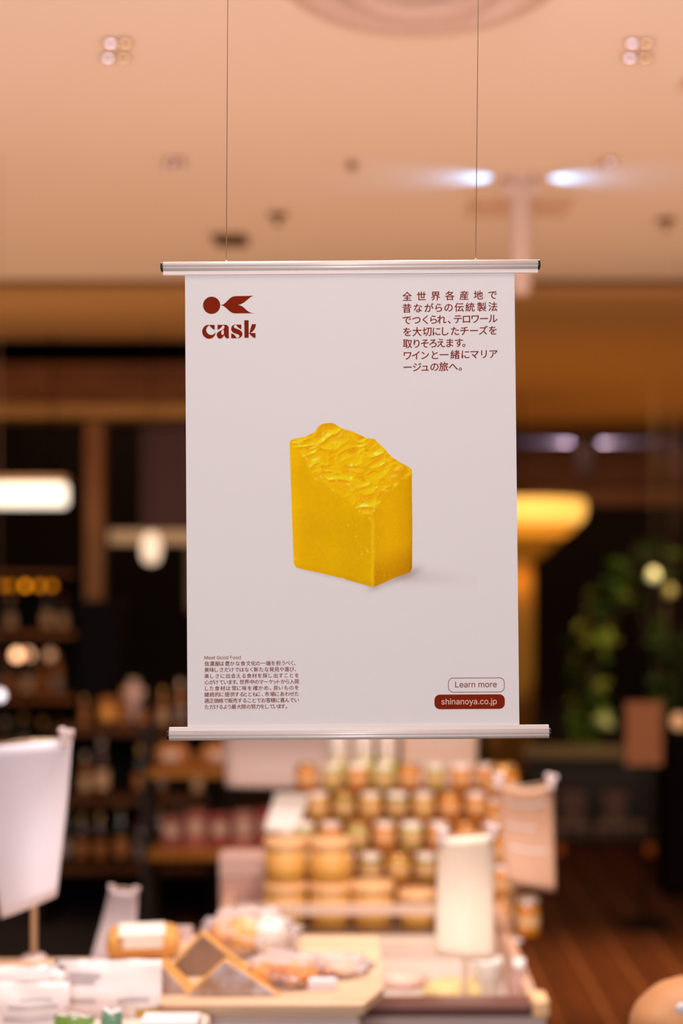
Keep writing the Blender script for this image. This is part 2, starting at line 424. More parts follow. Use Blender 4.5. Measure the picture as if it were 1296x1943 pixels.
latin('shinanoya.co.jp', 837.5, 942.6, 1336.6, 11.0, -.006, mat('pale_lettering', (236, 200, 188), .9, spec=.1), .004, DP*1.7)
bpy.data.objects.remove(to_)

# the printed cheese: a flat picture, colours stored per point of a fine flat mesh ---------------
rng = np.random.default_rng(5)
def vnoise(u, v, seed):
    r = np.random.default_rng(seed); G = r.random((64, 64))
    iu = np.floor(u).astype(int); iv = np.floor(v).astype(int); fu = u-iu; fv = v-iv
    fu = fu*fu*(3-2*fu); fv = fv*fv*(3-2*fv)
    g = lambda a, b: G[a % 64, b % 64]
    return (g(iu, iv)*(1-fu)+g(iu+1, iv)*fu)*(1-fv)+(g(iu, iv+1)*(1-fu)+g(iu+1, iv+1)*fu)*fv
def inside(poly, u, v):
    r = np.zeros(u.shape, bool); n = len(poly)
    for i in range(n):
        x0, y0 = poly[i]; x1, y1 = poly[(i+1) % n]
        if y0 == y1: continue
        c = ((y0 > v) != (y1 > v)) & (u < (x1-x0)*(v-y0)/(y1-y0)+x0); r ^= c
    return r
OUT = [(128,310),(135,285),(165,270),(250,255),(335,215),(360,175),(390,150),(430,140),(485,142),(560,188),(650,213),(760,265),(825,272),(870,320),(905,350),(945,400),(980,430),(1040,467),(1110,505),(1130,525),(1131,800),(1134,1000),(1131,1330),(1113,1366),(1000,1405),(880,1460),(825,1482),(785,1480),(700,1455),(600,1428),(555,1410),(540,1410),(400,1375),(187,1328),(162,1295),(150,1000),(137,600)]
CRB = [(128,312),(200,350),(235,410),(262,470),(315,560),(400,615),(470,690),(560,735),(640,800),(700,862),(760,885),(815,868),(860,810),(875,745),(950,700),(985,640),(1010,590),(1070,572),(1131,575),(1131,525),(1110,495),(1040,455),(945,390),(825,262),(650,205),(485,130),(400,130),(330,205),(165,260),(120,290)]
def sstep(a, b, x):
    t = np.clip((x-a)/(b-a), 0, 1); return t*t*(3-2*t)
PAPER = np.array([222., 207., 207.])   # how the lit paper looks; divided by the paper's own tone below
def paper_print(u, v):
    """paper with the printed soft shadow; u,v in cheese grid units"""
    base = np.ones(u.shape+(3,))*PAPER
    d1 = np.exp(-((v-(1395+.06*(u-1100)))/60)**2)*sstep(900, 1080, u)*np.exp(-np.clip(u-1100, 0, None)/230)
    d2 = np.exp(-((v-(1482-.38*(u-820)))/38)**2)*sstep(700, 860, u)*(1-sstep(1120, 1260, u))
    d3 = np.exp(-((v-(1332+.245*(u-190)))/15)**2)*sstep(120, 300, u)*(1-sstep(800, 900, u))
    d = np.clip(.12*d1+.14*d2+.06*d3, 0, .4)[..., None]
    return base*(1-d*np.array([.85, 1.0, 1.08]))
def cheese(u, v):
    img = paper_print(u, v)
    split = 812+.004*(v-900)
    fine = vnoise(u/9, v/9, 1)*.5+vnoise(u/23, v/23, 2)*.5
    left = np.stack([229-6*sstep(128, 800, u)+6*sstep(180, 130, u), 168+0*u, 2+0*u], -1).astype(float)
    left += (sstep(260, 130, u)*8)[..., None]*np.array([1, 1, 0])
    left += (vnoise(u/160, v/200, 3)-.5)[..., None]*np.array([10, 10, 0])
    left -= (sstep(1250, 1400, v-.25*(u-180)))[..., None]*np.array([16, 20, 0])
    right = np.stack([222+8*np.sin((u-820)/75), 160+7*np.sin((u-820)/75), 2+0*u], -1)
    right -= (sstep(1180, 1450, v+.35*(u-820)))[..., None]*np.array([26, 30, 0])
    right -= (sstep(1085, 1130, u))[..., None]*np.array([8, 10, 0])
    wr = sstep(split-10, split+14, u)[..., None]
    body = left*(1-wr)+right*wr
    edge = np.exp(-((u-split+2)/16)**2)*sstep(860, 960, v)
    body += edge[..., None]*np.array([12, 16, 8])
    body += (fine-.5)[..., None]*np.array([9, 9, 0])
    # crumbly top: folded height field lit from the upper left
    def h(u, v):
        wx = 60*(vnoise(u/130, v/110, 11)-.5); wy = 90*(vnoise(u/120, v/130, 12)-.5)
        a = (u+wx)*.93-(v+wy)*.30; c = (u+wx)*.33+(v+wy)*.94
        r1 = 1-np.abs(2*vnoise(a/165, c/88, 13)-1); r2 = 1-np.abs(2*vnoise(a/84, c/52, 14)-1)
        r3 = 1-np.abs(2*vnoise(a/33, c/19, 15)-1)
        return 58*r1**1.4+27*r2**1.4+7*r3
    e = 3.0
    H = h(u, v); gx = (h(u+e, v)-h(u-e, v))/(2*e); gy = (h(u, v+e)-h(u, v-e))/(2*e)
    lam = (-gx*-.35*-1+0*gx)
    lam = (gx*.55+gy*.95)
    sh = np.clip(lam, -1.3, 1.3)
    top = np.stack([240+9*sh, 181+19*sh, 8+12*np.clip(sh, 0, 2)], -1)
    deep = sstep(34, 12, H); top -= deep[..., None]*np.array([20, 30, 4])
    sp = .8*sstep(.85, 1.3, sh)*sstep(.5, .75, vnoise(u/40, v/30, 17))
    top += sp[..., None]*np.array([8, 36, 90])
    wob = 26*(vnoise(u/38, v/38, 21)-.5)+14*(vnoise(u/15, v/15, 22)-.5)
    m = 0
    for jx, jy in ((0, 0), (12, 4), (-12, -4), (5, -12), (-5, 12), (20, -14), (-20, 14), (16, 18), (-16, -18)):
        m = m+inside(CRB, u+wob*1.5+jx, v+wob*1.3+jy).astype(float)/9
    body = body*(1-m[..., None])+top*m[..., None]
    # pale flecks: on the crumb's lower fringe and down the corner
    rf = np.random.default_rng(9)
    for (fx, fy, fl, fa) in [(265,430,30,1.2),(295,488,30,-.1),(345,600,34,.3),(385,580,26,.5),(510,610,24,1.2),(610,645,46,.35),(640,685,36,.2),(480,690,22,.7),(700,860,30,-1.0),(820,840,26,-1.3),(815,862,30,.1),(765,1190,30,1.4),(716,1218,14,.5),(675,1070,14,1),(608,980,12,.4),(785,925,16,1),(905,690,55,.0),(980,575,60,-.15),(350,435,60,-.25),(430,530,26,-1.1),(655,210,18,1.1),(740,380,30,.1),(640,520,60,-.1),(330,320,70,-.2),(500,300,50,-.15),(400,225,36,-.9),(540,240,70,-.8),(175,1255,14,.2),(210,320,40,.2),(1010,510,60,-.6),(880,355,18,.3)]:
        dx = (u-fx)*math.cos(fa)+(v-fy)*math.sin(fa); dy = -(u-fx)*math.sin(fa)+(v-fy)*math.cos(fa)
        gk = np.exp(-(dx/(fl*.5))**2-(dy/(5+fl*.05))**2)[..., None]*.62
        body = body*(1-gk)+np.array([250, 218, 120])*gk
    for _ in range(70):
        fx = rf.uniform(250, 1090); fy = rf.uniform(700, 1400); 
        if rf.random() < .6: fx = rf.normal(790, 60)
        gk = np.exp(-((u-fx)**2+(v-fy)**2)/rf.uniform(8, 26))[..., None]*.4
        body = body*(1-gk)+np.array([250, 214, 90])*gk
    im = inside(OUT, u, v).astype(float)[..., None]
    return img*(1-im)+body*im
def picture(name, x0, x1, y0, y1, step, fn, ss, dy):
    nx = int(round((x1-x0)/step)); ny = int(round((y1-y0)/step))
    acc = 0
    xs = np.linspace(x0, x1, nx+1); ys = np.linspace(y0, y1, ny+1)
    for a in range(ss):
        for c in range(ss):
            ox = ((a+.5)/ss-.5)*step; oy = ((c+.5)/ss-.5)*step
            gx, gy = np.meshgrid(xs+ox, ys+oy); acc = acc+fn((gx-520)*4.32, (gy-770)*4.32)
    img = np.clip(acc/ss/ss, 0, 255)/255
    L = np.where(img <= .04045, img/12.92, ((img+.055)/1.055)**2.4)
    L = np.clip(L*np.array([lin(235)/lin(222), lin(229)/lin(207), lin(231)/lin(207)]), 0, .97)
    gx, gy = np.meshgrid(xs, ys)
    co = np.stack([(gx-CX)/F*PY-BO.x, np.full(gx.shape, PY-BO.y+dy), CAMZ+(CY-gy)/F*PY-BO.z], -1).reshape(-1, 3)
    idx = np.arange((nx+1)*(ny+1)).reshape(ny+1, nx+1)
    f = np.stack([idx[:-1, :-1], idx[1:, :-1], idx[1:, 1:], idx[:-1, 1:]], -1).reshape(-1, 4)
    me = bpy.data.meshes.new(name); me.vertices.add(len(co)); me.vertices.foreach_set('co', co.ravel())
    me.loops.add(f.size); me.loops.foreach_set('vertex_index', f.ravel())
    me.polygons.add(len(f)); me.polygons.foreach_set('loop_start', np.arange(len(f))*4)
    me.update(); me.validate()
    ca = me.color_attributes.new('print', 'FLOAT_COLOR', 'POINT')
    ca.data.foreach_set('color', np.concatenate([L, np.ones(L.shape[:2]+(1,))], -1).reshape(-1, 4).ravel())
    me.materials.append(m_print); return mobj(name, me, sheet)
m_print = bpy.data.materials.new('printed_ink'); m_print.use_nodes = True
nt = m_print.node_tree; bs = nt.nodes['Principled BSDF']; at = nt.nodes.new('ShaderNodeAttribute'); at.attribute_name = 'print'
bs.inputs['Roughness'].default_value = .9; bs.inputs['Specular IOR Level'].default_value = .1; nt.links.new(at.outputs['Color'], bs.inputs['Base Color'])
picture('shadow_print', 545, 905, 1060, 1150, 3, paper_print, 1, DP*.6)
picture('cheese_print', 546, 786, 799, 1118, .8, cheese, 2, DP)

# ------------------------------------------------------------------ ceiling fittings
# round air diffuser
Yd = 4.0+.30
m_dif = mat('diffuser_white', (206, 182, 174), .5)
rd = .335
df = thing('air_diffuser', 'round white ceiling air diffuser with stepped cones at the top edge', 'diffuser', (X(800, 3.67), 3.67, CEIL))
B().lathe([(rd+.03, 0), (rd+.03, -.004), (rd, -.022), (rd-.05, -.03), (rd-.13, -.012), (rd-.13, -.002)], seg=64).build('outer_cone', m_dif, df)
B().lathe([(rd-.12, 0), (rd-.12, -.02), (rd-.16, -.045), (rd-.24, -.02), (rd-.24, 0)], seg=64).build('middle_cone', m_dif, df)
B().lathe([(0, -.03), (rd-.27, -.035), (rd-.25, -.02), (rd-.25, 0)], seg=48).build('centre_cone', m_dif, df)
B().lathe([(0, -.001), (rd-.1, -.001)], seg=48).build('air_slot', mat('slot_dark', (80, 52, 38), .9), df)

m_cool = mat('cool_lamp', (255, 250, 255), .3, emit=(225, 222, 250), es=7)
m_warmd = mat('warm_lamp', (255, 235, 205), .3, emit=(255, 214, 160), es=3.6)
def downlight(px, py, rows, es, label, group=None, small=1.0):
    Y = (CEIL-CAMZ)*F/(CY-py)
    t = thing('ceiling_spotlight', label, 'ceiling light', (X(px, Y), Y, CEIL), 0, group)
    k = Y/4.0*small
    B().box(-.045*k, .045*k, -.075*k, .075*k, -.002, 0, .0005).build('bezel', mat('bezel_paint', (226, 208, 194), .7), t)
    for (dx, dy, cool) in rows:
        m = es[0] if cool else es[1]
        B().lathe([(0, -.012), (.008*k, -.010), (.0125*k, -.004), (.0125*k, 0)], (dx*k, dy*k, 0), 20).build('lamp_lens', m, t)
        B().lathe([(.0125*k, 0), (.019*k, -.002), (.018*k, -.014), (.0135*k, -.014)], (dx*k, dy*k, 0), 20).build('lamp_collar', mat('collar_dark', (150, 112, 90), .4), t)
    return t
es1 = (m_cool, m_warmd)
es2 = (mat('dim_cool_lamp', (240, 225, 220), .3, emit=(240, 215, 210), es=3.2), mat('dim_warm_lamp', (240, 215, 195), .3, emit=(240, 200, 170), es=2.4))
downlight(219, 90, ((-.030, .055, 1), (.012, .055, 0), (-.004, -.055, 1), (.036, -.055, 0)), es1, 'brightest four-lamp ceiling spotlight, at the top left of the ceiling')
downlight(1205, 90, ((-.004, .055, 1), (.038, .055, 0), (-.018, -.055, 1), (.02, -.055, 0)), es1, 'four-lamp ceiling spotlight right of the round air diffuser')
downlight(330, 305, ((-.02, .03, 1), (.014, .03, 1), (-.004, -.03, 1), (.02, -.03, 0)), es2, 'dim four-lamp ceiling spotlight left of the banner wires', small=.85)
downlight(1150, 305, ((-.01, .03, 0), (.012, -.02, 1)), es1, 'two-lamp ceiling spotlight beside the nearer hanging sensor post', small=.8)
downlight(668, 310, ((0, .03, 0), (0, -.03, 0)), (es2[1], mat('off_lamp', (190, 140, 110), .4)), 'unlit ceiling spotlight between the two banner wires', small=.7)
# dark ceiling pieces
def vent(px, py, wpx, hy, label, name, cat, m):
    Y = (CEIL-CAMZ)*F/(CY-py); wm = wpx/F*Y
    t = thing(name, label, cat, (X(px, Y), Y, CEIL))
    B().box(-wm/2, wm/2, -hy/2, hy/2, -.012, 0, .003).build('frame', mat('vent_frame_%d' % int(wpx), (128, 92, 62) if wpx < 100 else (206, 176, 148), .7), t)
    n = 5
    for i in range(n):
        y = -hy/2+hy*(i+.5)/n
        B().box(-wm/2+.01, wm/2-.01, y-hy*.05, y+hy*.05, -.02, -.010, .001, ).build('slat', m, t)
    return t
vent(437, 452, 66, .2, 'small dark slotted ceiling vent left of the left banner wire', 'ceiling_vent', 'vent', mat('vent_slat', (84, 58, 38), .6))
vent(985, 388, 190, .28, 'long flat tan ceiling vent behind the nearer hanging sensor post', 'ceiling_vent', 'vent', mat('vent_slat_tan', (214, 186, 160), .7))
for px, py, lb in ((527, 406, 'dark sprinkler head on the ceiling between the banner wires'), (1264, 416, 'dark sprinkler head on the ceiling near the right edge')):
    Y = (CEIL-CAMZ)*F/(CY-py); t = thing('sprinkler_head', lb, 'sprinkler', (X(px, Y), Y, CEIL))
    B().lathe([(0, -.012), (.04, -.010), (.045, 0)], seg=24).build('rose', mat('sprinkler_brass', (120, 84, 52), .4, .6), t)
    B().lathe([(0, -.045), (.018, -.045), (.018, -.040), (.006, -.038), (.006, -.01)], seg=16).build('deflector', mat('sprinkler_brass', (0, 0, 0)), t)
# hanging posts with two sideways uplights that wash the ceiling
def post(px, py, bottom, wpx, e, e2, ecol, label):
    Y = (CEIL-CAMZ)*F/(CY-py); r = wpx/F*Y/2; zb = Z(bottom, Y)-CEIL
    t = thing('hanging_post', label, 'ceiling post', (X(px, Y), Y, CEIL))
    B().lathe([(0, 0), (r*1.5, 0), (r*1.5, -.012), (r, -.02)], seg=28).build('rose', m_dif, t)
    B().lathe([(r*.9, 0), (r*.9, zb+.03), (r*.7, zb), (0, zb)], seg=28).build('post', mat('post_white', (196, 170, 158), .6), t)
    for q in (-1, 1):
        B().box(q*r*1.0-.02, q*r*1.0+.02, -.03, .03, -.075, -.03, .004).build('lamp_head', m_dif, t)
        o = lamp('SPOT', 'post_uplight', (X(px, Y)+q*(r+.03), Y, CEIL-.05), (X(px, Y)+q*(r+.20), Y, CEIL-.0), e, ecol, .02, spot=e2, blend=1)
    return t
post(988, 338, 560, 44, 7, 76, (.2, .52, 1), 'nearer white post hanging from the ceiling with two bluish lights at its top')
post(1110, 840, 905, 34, 60, 100, (.3, .34, 1), 'farther small white post hanging from the ceiling with two bluish lights')

# ------------------------------------------------------------------ front counter (left) and goods
m_cream = mat('cream_laminate', (226, 205, 190), .5)
m_pinkw = mat('pinkish_white_laminate', (222, 200, 195), .5)
YF = 2.62
ZT = Z(1912, YF)-.012                                  # counter top under the tray
ct = thing('display_counter', 'cream front display counter under the wooden cheese board', 'counter', (-.5, 2.8, 0))
x1 = X(681, YF)
B().box(-.75-(-.5)-.2, x1+.5, YF-2.8+.012, .15, .08, ZT, .006).build('cabinet', m_cream, ct)
B().box(-.95+.5-.2, x1+.5-.03, YF-2.8+.05, .12, 0, .08).build('plinth', m_dark, ct)
B().box(-.75+.5-.3, x1+.5+.002, YF-2.8+.004, YF-2.8+.012, ZT-.10, ZT-.012, .002).build('price_rail', m_pinkw, ct)
brd = tag(B().prism([(-1.0, YF-.012), (X(690, YF), YF-.012), (X(729, 2.70), 2.72), (X(722, 2.9), 3.12), (X(330, 3), 3.12), (X(200, 2.9), 2.93), (-1.0, 2.93)], 2, ZT, ZT+.022, .004).build('cheese_board', m_oak), 'pale wooden serving board under the cheese wedges', 'board')
ZB = ZT+.022

def bumpy(name, m, parent, c, sx, sy, sz, seed, amp=.12, n=3, freq=3.0, flat_bottom=True):
    """crumpled rounded pouch / bun"""
    bm = bmesh.new(); bmesh.ops.create_icosphere(bm, subdivisions=n, radius=1)
    from mathutils import noise
    for v in bm.verts:
        d = 1+amp*noise.noise(v.co*freq+Vector((seed*7.1, seed*3.3, seed)))+amp*.5*noise.noise(v.co*freq*2.3+Vector((seed, 0, 5)))
        p = Vector((math.copysign(abs(v.co.x)**.8, v.co.x), math.copysign(abs(v.co.y)**.8, v.co.y), v.co.z))*d
        v.co = Vector((p.x*sx, p.y*sy, p.z*sz))
        if flat_bottom and v.co.z < -sz*.6: v.co.z = -sz*.6
        v.co += Vector(c)
    for f in bm.faces: f.smooth = True
    me = bpy.data.meshes.new(name); bm.to_mesh(me); bm.free(); me.materials.append(m); return mobj(name, me, parent)

m_paste = mat('cheese_paste', (216, 158, 84), .5, var=.12, scale=30)
def rindm():
    m = mat('grey_rind', (150, 128, 122), .6, var=.0, scale=30)
    nt = m.node_tree; mx = [n for n in nt.nodes if n.type == 'MIX'][0]; n = [n for n in nt.nodes if n.type == 'TEX_NOISE'][0]
    n.inputs['Scale'].default_value = 16
    r = nt.nodes.new('ShaderNodeValToRGB'); e = r.color_ramp
    e.elements[0].position = .40; e.elements[0].color = (*L3((168, 132, 104)), 1); e.elements[1].position = .62; e.elements[1].color = (*L3((212, 202, 214)), 1)
    nt.links.new(n.outputs['Fac'], r.inputs[0]); nt.links.new(r.outputs[0], nt.nodes['Principled BSDF'].inputs['Base Color']); return m
m_rind = rindm(); m_film = film('cling_film', (228, 214, 216), .84, .12)
def wedge(tri, Y, depth, label, wrap=True, fm=None):
    """tri: photo-measured corner positions of the wedge's triangular face at distance Y"""
    pts = [(X(a, Y), Z(b_, Y)) for a, b_ in tri]
    cx = sum(p[0] for p in pts)/3; zb = min(p[1] for p in pts)
    for i, p in enumerate(pts):
        if p[1] < zb+.02: pts[i] = (p[0], ZB)
    t = thing('cheese_wedge', label, 'cheese', (cx, Y, ZB), 0, 'wrapped cheese wedges on the board')
    loc = [(p[0]-cx, p[1]-ZB) for p in pts]
    B().prism(loc, 1, 0, depth, .004).build('cheese', m_paste, t)
    g_ = [(sum(p[0] for p in loc)/3, sum(p[1] for p in loc)/3)]*1
    ins = [(g_[0][0]+(p[0]-g_[0][0])*.93, g_[0][1]+(p[1]-g_[0][1])*.93) for p in loc]
    B().prism(ins, 1, -.003, .004, .0015).build('rind_face', fm or m_rind, t)
    return t
w3 = wedge([(350, 1908), (427, 1820), (534, 1908)], 2.66, .022, 'broad triangular grey-rinded cheese wedge at the front of the board')
w2 = wedge([(306, 1905), (384, 1770), (486, 1905)], 2.79, .03, 'tall brown-faced cheese wedge leaning behind the broad front wedge', fm=mat('brown_rind', (150, 118, 98), .6, var=.4, scale=22))
w4 = wedge([(292, 1912), (304, 1828), (362, 1912)], 2.67, .06, 'small grey cheese wedge between the white packets and the front wedge')
# labelled yellow wedge at the back
t = thing('cheese_wedge', 'yellow wrapped cheese piece with a white label on top behind the packets', 'cheese', (X(262, 2.9), 2.9, ZB), .15, 'wrapped cheese wedges on the board')
hh = Z(1772, 2.9)-ZB
B().box(-.065, .085, 0, .12, 0, hh-.004, .02).build('cheese', m_paste, t)
B().box(-.040, .055, -.002, .10, hh-.005, hh-.001, .0015).build('label', mat('label_white', (245, 238, 230), .5), t)
B().box(-.03, .05, -.003, .0005, hh-.03, hh-.006, .0005).build('label', mat('label_white', (0, 0, 0)), t)
tag(B().box(-.035, .035, 0, .004, 0, .05, .001).build('price_card', mat('card_pink', (225, 205, 205), .6)), 'small blank pinkish card standing behind the yellow cheese', 'card').location = (X(334, 3.05), 3.05, ZB)
bpy.data.objects['price_card'].scale = (1, 1, (Z(1757, 3.05)-ZB)/.05)

# bagged bread / buns in film
def bag(px0, px1, py0, Y, label, inner, seed, cols):
    cx = X((px0+px1)/2, Y); hw = (px1-px0)/2/F*Y; h = (Z(py0, Y)-ZB)
    t = thing('film_bag', label, 'bag', (cx, Y, ZB), 0, 'clear bags on the cheese board')
    bumpy('bag_film', m_film, t, (0, 0, h*.38), hw, .07, h*.62, seed, .35, 4, 3.2)
    for i, (dx, s, c) in enumerate(inner):
        bumpy('bun', mat('bun_%d' % c, cols[c], .5, var=.2, scale=25), t, (dx*hw, -.01, h*.36), s*hw*1.1, .055, h*.50, seed+i, .15, 3)
    return t
cols = [(222, 140, 62), (232, 170, 80), (214, 150, 100), (240, 225, 215)]
bag(385, 560, 1728, 2.98, 'large crumpled clear bag with a yellow roll behind the wedges', [(-.1, .4, 1), (.45, .35, 3), (-.55, .3, 2)], 1, cols)
bag(470, 610, 1812, 2.76, 'clear bag of orange buns right of the front cheese wedge', [(-.5, .42, 0), (.4, .5, 0)], 2, cols)
bag(580, 700, 1818, 2.84, 'clear bag of pastries at the right end of the board', [(-.45, .4, 0), (.2, .4, 2)], 3, cols)
cc = tag(B().box(-.028, .028, 0, .02, 0, .022, .004, Matrix.Rotation(.0, 3, 'X')).build('paper_tag', mat('white_tag', (235, 228, 235), .5)), 'small white tag lying in front of the bagged pastries', 'tag'); cc.location = (X(612, 2.7), 2.69, ZB)

# white printed packets at the lower left
m_pack = mat('packet_white', (232, 222, 222), .45, var=.03, scale=8)
m_print2 = mat('packet_grey_print', (188, 176, 180), .6)
ZS = Z(1972, 2.44)
def packet(px0, px1, py0, Y, label, tilt, bands, seed, rz=0, zt=None):
    z0 = ZS
    w_ = (px1-px0)/F*Y; h = Z(py0, Y)-z0
    t = thing('paper_packet', label, 'packet', (X((px0+px1)/2, Y), Y, z0), rz, 'white printed packets at the front left')
    from mathutils import noise
    def fr(u, v, s=1):
        bul = .018*math.sin(PI*min(1, max(0, u)))**.6*math.sin(PI*min(1, v*.9+.08))
        n = .006*noise.noise(Vector((u*4+seed, v*4, seed)))
        return Vector(((u-.5)*w_*(1-.04*abs(v-.5)), -s*(bul+n)+v*tilt, v*h+.006*noise.noise(Vector((u*3+seed, 0, 1)))*v))
    b = B(); b.sheet(lambda u, v: fr(u, v, 1), 14, 10); b.sheet(lambda u, v: fr(u, v, -1), 14, 10)
    bmesh.ops.remove_doubles(b.bm, verts=b.bm.verts, dist=.0015)
    p = b.build('pouch', m_pack, t)
    for (u0, u1, v0, v1, m) in bands:
        B().sheet(lambda u, v: fr(u0+(u1-u0)*u, v0+(v1-v0)*v, 1)+Vector((0, -.0015, 0)), 8, 4).build('printed_band', m, t)
    return t
gr = mat('green_label', (110, 142, 62), .5); teal = mat('teal_label', (98, 142, 112), .5); gold = mat('gold_label', (176, 140, 62), .4, .3)
gm = m_print2
packet(95, 305, 1828, 2.56, 'wide white packet with a gold strip standing next to the grey cheese', .03,
       [(.78, 1.0, .02, .18, gold), (.1, .4, .60, .68, gm), (.15, .45, .72, .8, gm), (.1, .42, .28, .36, gm), (.62, .9, .3, .38, gm)], 1)
packet(-75, 130, 1868, 2.48, 'white packet with faint grey print at the left edge of the frame', .02,
       [(.45, .9, .50, .58, gm), (.4, .92, .22, .34, gm), (.55, .85, .66, .7, gm)], 2)
packet(-60, 120, 1838, 2.545, 'tall white packet standing behind the leftmost one', .02, [(.3, .9, .7, .75, gm)], 3)
packet(100, 178, 1928, 2.40, 'small green labelled packet at the bottom edge', .01, [(.02, .98, .25, .97, gr)], 4)
packet(190, 232, 1916, 2.42, 'small teal labelled packet at the bottom edge', .01, [(.02, .98, .1, .9, teal)], 5)
t = tag(B().box(-.05, .05, -.03, .03, 0, .006, .002).build('white_dish', mat('dish_white', (238, 232, 238), .3)), 'bright white flat tray corner below the wooden board', 'tray'); t.location = (X(318, 2.42), 2.46, ZS); t.scale = (1, 1, (Z(1937, 2.44)-ZS)/.006)
t = tag(B().box(-.35, .12, -.14, .15, 0, ZS, .01).build('front_shelf', m_cream), 'narrow cream front ledge at the bottom left carrying packets', 'shelf'); t.location = (X(250, 2.44), 2.44, 0)

# ------------------------------------------------------------------ signs: clear sleeves clipped to stands
def sign(corners, Y, zbase, label, rgb, sag=.0, curl=.0, clips=True, pole=True, lines=5, rough=.5, ck=1.0, polepx=None, polecol=(190, 160, 130), front=False):
    """corners TL,TR,BR,BL as seen; the sleeve is a thin curved sheet in its own plane"""
    c = [Vector(P(a, b_, Y)) for a, b_ in corners]; ctr = sum(c, Vector())/4
    base = Vector((ctr.x if polepx is None else X(polepx, Y), Y, zbase))
    t = thing('sign_stand', label, 'sign', base, 0)
    L = [q-base for q in c]
    def fn(u, v):
        a = L[0].lerp(L[1], u); d = L[3].lerp(L[2], u); p = a.lerp(d, v)
        return p+Vector((0, curl*((u-.5)**2*4-.5)+.012*math.sin(v*PI*1.3), -sag*math.sin(PI*u)*(1-v)))
    s = B().sheet(fn, 14, 14).build('paper_sleeve', mat('sign_paper_%d_%d_%d' % rgb, rgb, rough, var=.03, scale=9), t)
    md = s.modifiers.new('t', 'SOLIDIFY'); md.thickness = .0012
    w_ = (L[1]-L[0]).length
    mi = mat('sign_print', (216, 202, 200), .7)
    for k in range(lines):
        v0 = .16+.68*k/max(1, lines); ln = .72 if k % 2 == 0 else .5
        B().sheet(lambda u, v: fn(.14+ln*u, v0+.028*v)+Vector((0, -.0022, 0)), 8, 1).build('print_line', mi, s)
    mc = mat('clip_clear', (226, 205, 205), .25)
    if clips:
        for u in (.06, .94):
            p = fn(u, 0); k = B()
            k.box(p.x-.009*ck, p.x+.009*ck, p.y-.008, p.y+.008, p.z-.014*ck, p.z+.012*ck, .002)
            for ox, oz in ((-.006, .018), (.010, .014)):
                k.lathe([(0, .008*ck), (.007*ck, .006*ck), (.0085*ck, 0), (.007*ck, -.006*ck), (0, -.008*ck)], (p.x+ox*ck, p.y, p.z+oz*ck), 12)
            k.build('clip', mc, t)
    if pole:
        yy = -.016 if front else .03
        xp = 0
        tp = fn(.5, 0)
        b = B(); b.tube([(xp, yy, .004), (xp, yy, tp.z-.02)], .0065, 10); b.build('pole', mat('pole_%d_%d_%d' % polecol, polecol, .4, .2), t)
        B().tube([tuple(fn(0, 0)+Vector((0, .01, 0))), tuple(fn(.5, 0)+Vector((0, .012, .004))), tuple(fn(1, 0)+Vector((0, .01, 0)))], .003, 8).build('crossbar', mat('pole_190_160_130', (190, 160, 130), .4, .2), t)
        B().lathe([(0, .006), (.022, .005), (.026, 0)], (xp, yy, 0), 20).build('foot', mc, t)
    return t
zfl_ = Z(1905, 3.45)
sA = sign([(-62, 1424), (134, 1404), (107, 1700), (2, 1742)], 2.9, ZB, 'tall white curved paper sign on a pale pole at the left edge', (234, 228, 240), sag=-.004, curl=.02, polepx=58, polecol=(206, 178, 146), lines=0)
B().box(0, .055, .0, .004, Z(1412, 2.9)-ZB, Z(1401, 2.9)-ZB, .001).build('cream_strip', mat('cream_strip', (224, 200, 160), .5), sA)
sign([(208, 1688), (261, 1692), (252, 1828), (170, 1830)], 3.3, zfl_, 'narrow slanted white paper sign behind the left packets', (232, 212, 214), curl=.006, ck=.5, lines=0)

# ------------------------------------------------------------------ low refrigerated case with jars
XR = .385
zr = Z(1905, 3.0); zfl = Z(1905, 3.45)
cs = thing('chiller_case', 'low white open chiller case with a dark front rim right of the counter', 'display case', (0, 3.0, 0))
xl = -.40
B().box(xl, XR, .0, 1.75, .1, zfl-.03, .005).build('body', m_pinkw, cs)
B().box(xl, XR-.03, .03, 1.7, 0, .1).build('plinth', m_dark, cs)
B().box(xl, XR, .0, .04, zfl-.03, Z(1929, 3.0), .003).build('front_panel', m_pinkw, cs)
B().box(xl, XR-.03, -.02, .05, Z(1931, 2.98), Z(1906, 2.98), .008).build('front_rim', mat('plum_rim', (96, 58, 52), .4), cs)
B().box(XR-.032, XR+.005, -.022, .05, Z(1936, 2.98), Z(1895, 2.98), .010).build('corner_cap', mat('corner_cream', (232, 190, 145), .4), cs)
B().box(XR-.025, XR, .05, 1.75, zfl-.03, zr-.02, .004).build('side_wall', mat('case_side', (205, 165, 140), .4), cs)
B().box(xl, xl+.025, .05, 1.75, zfl-.03, zr-.02, .004).build('side_wall', mat('case_side', (0, 0, 0)), cs)
B().box(xl+.025, XR-.025, .04, .9, zfl-.03, zfl, .002).build('well_floor', mat('well_floor', (212, 198, 188), .5), cs)
YJ = 3.86; zj = Z(1783, YJ)
B().box(xl+.025, XR-.025, YJ-3.0, YJ-3.0+.05, zfl, zj, .004).build('ledge', mat('ledge_cream', (216, 196, 182), .5), cs)
B().box(xl+.025, XR-.025, YJ-3.0+.05, 1.74, zj-.03, zj-.008, .002).build('jar_deck', mat('deck_dark', (96, 76, 60), .5), cs)
B().box(xl+.03, XR-.10, YJ-3.0+.052, YJ-3.0+.058, Z(1737, YJ+.05), Z(1716, YJ+.05), .001).build('acrylic_rail', film('acrylic', (228, 205, 190), .35, .2), cs)
zd = zj-.008
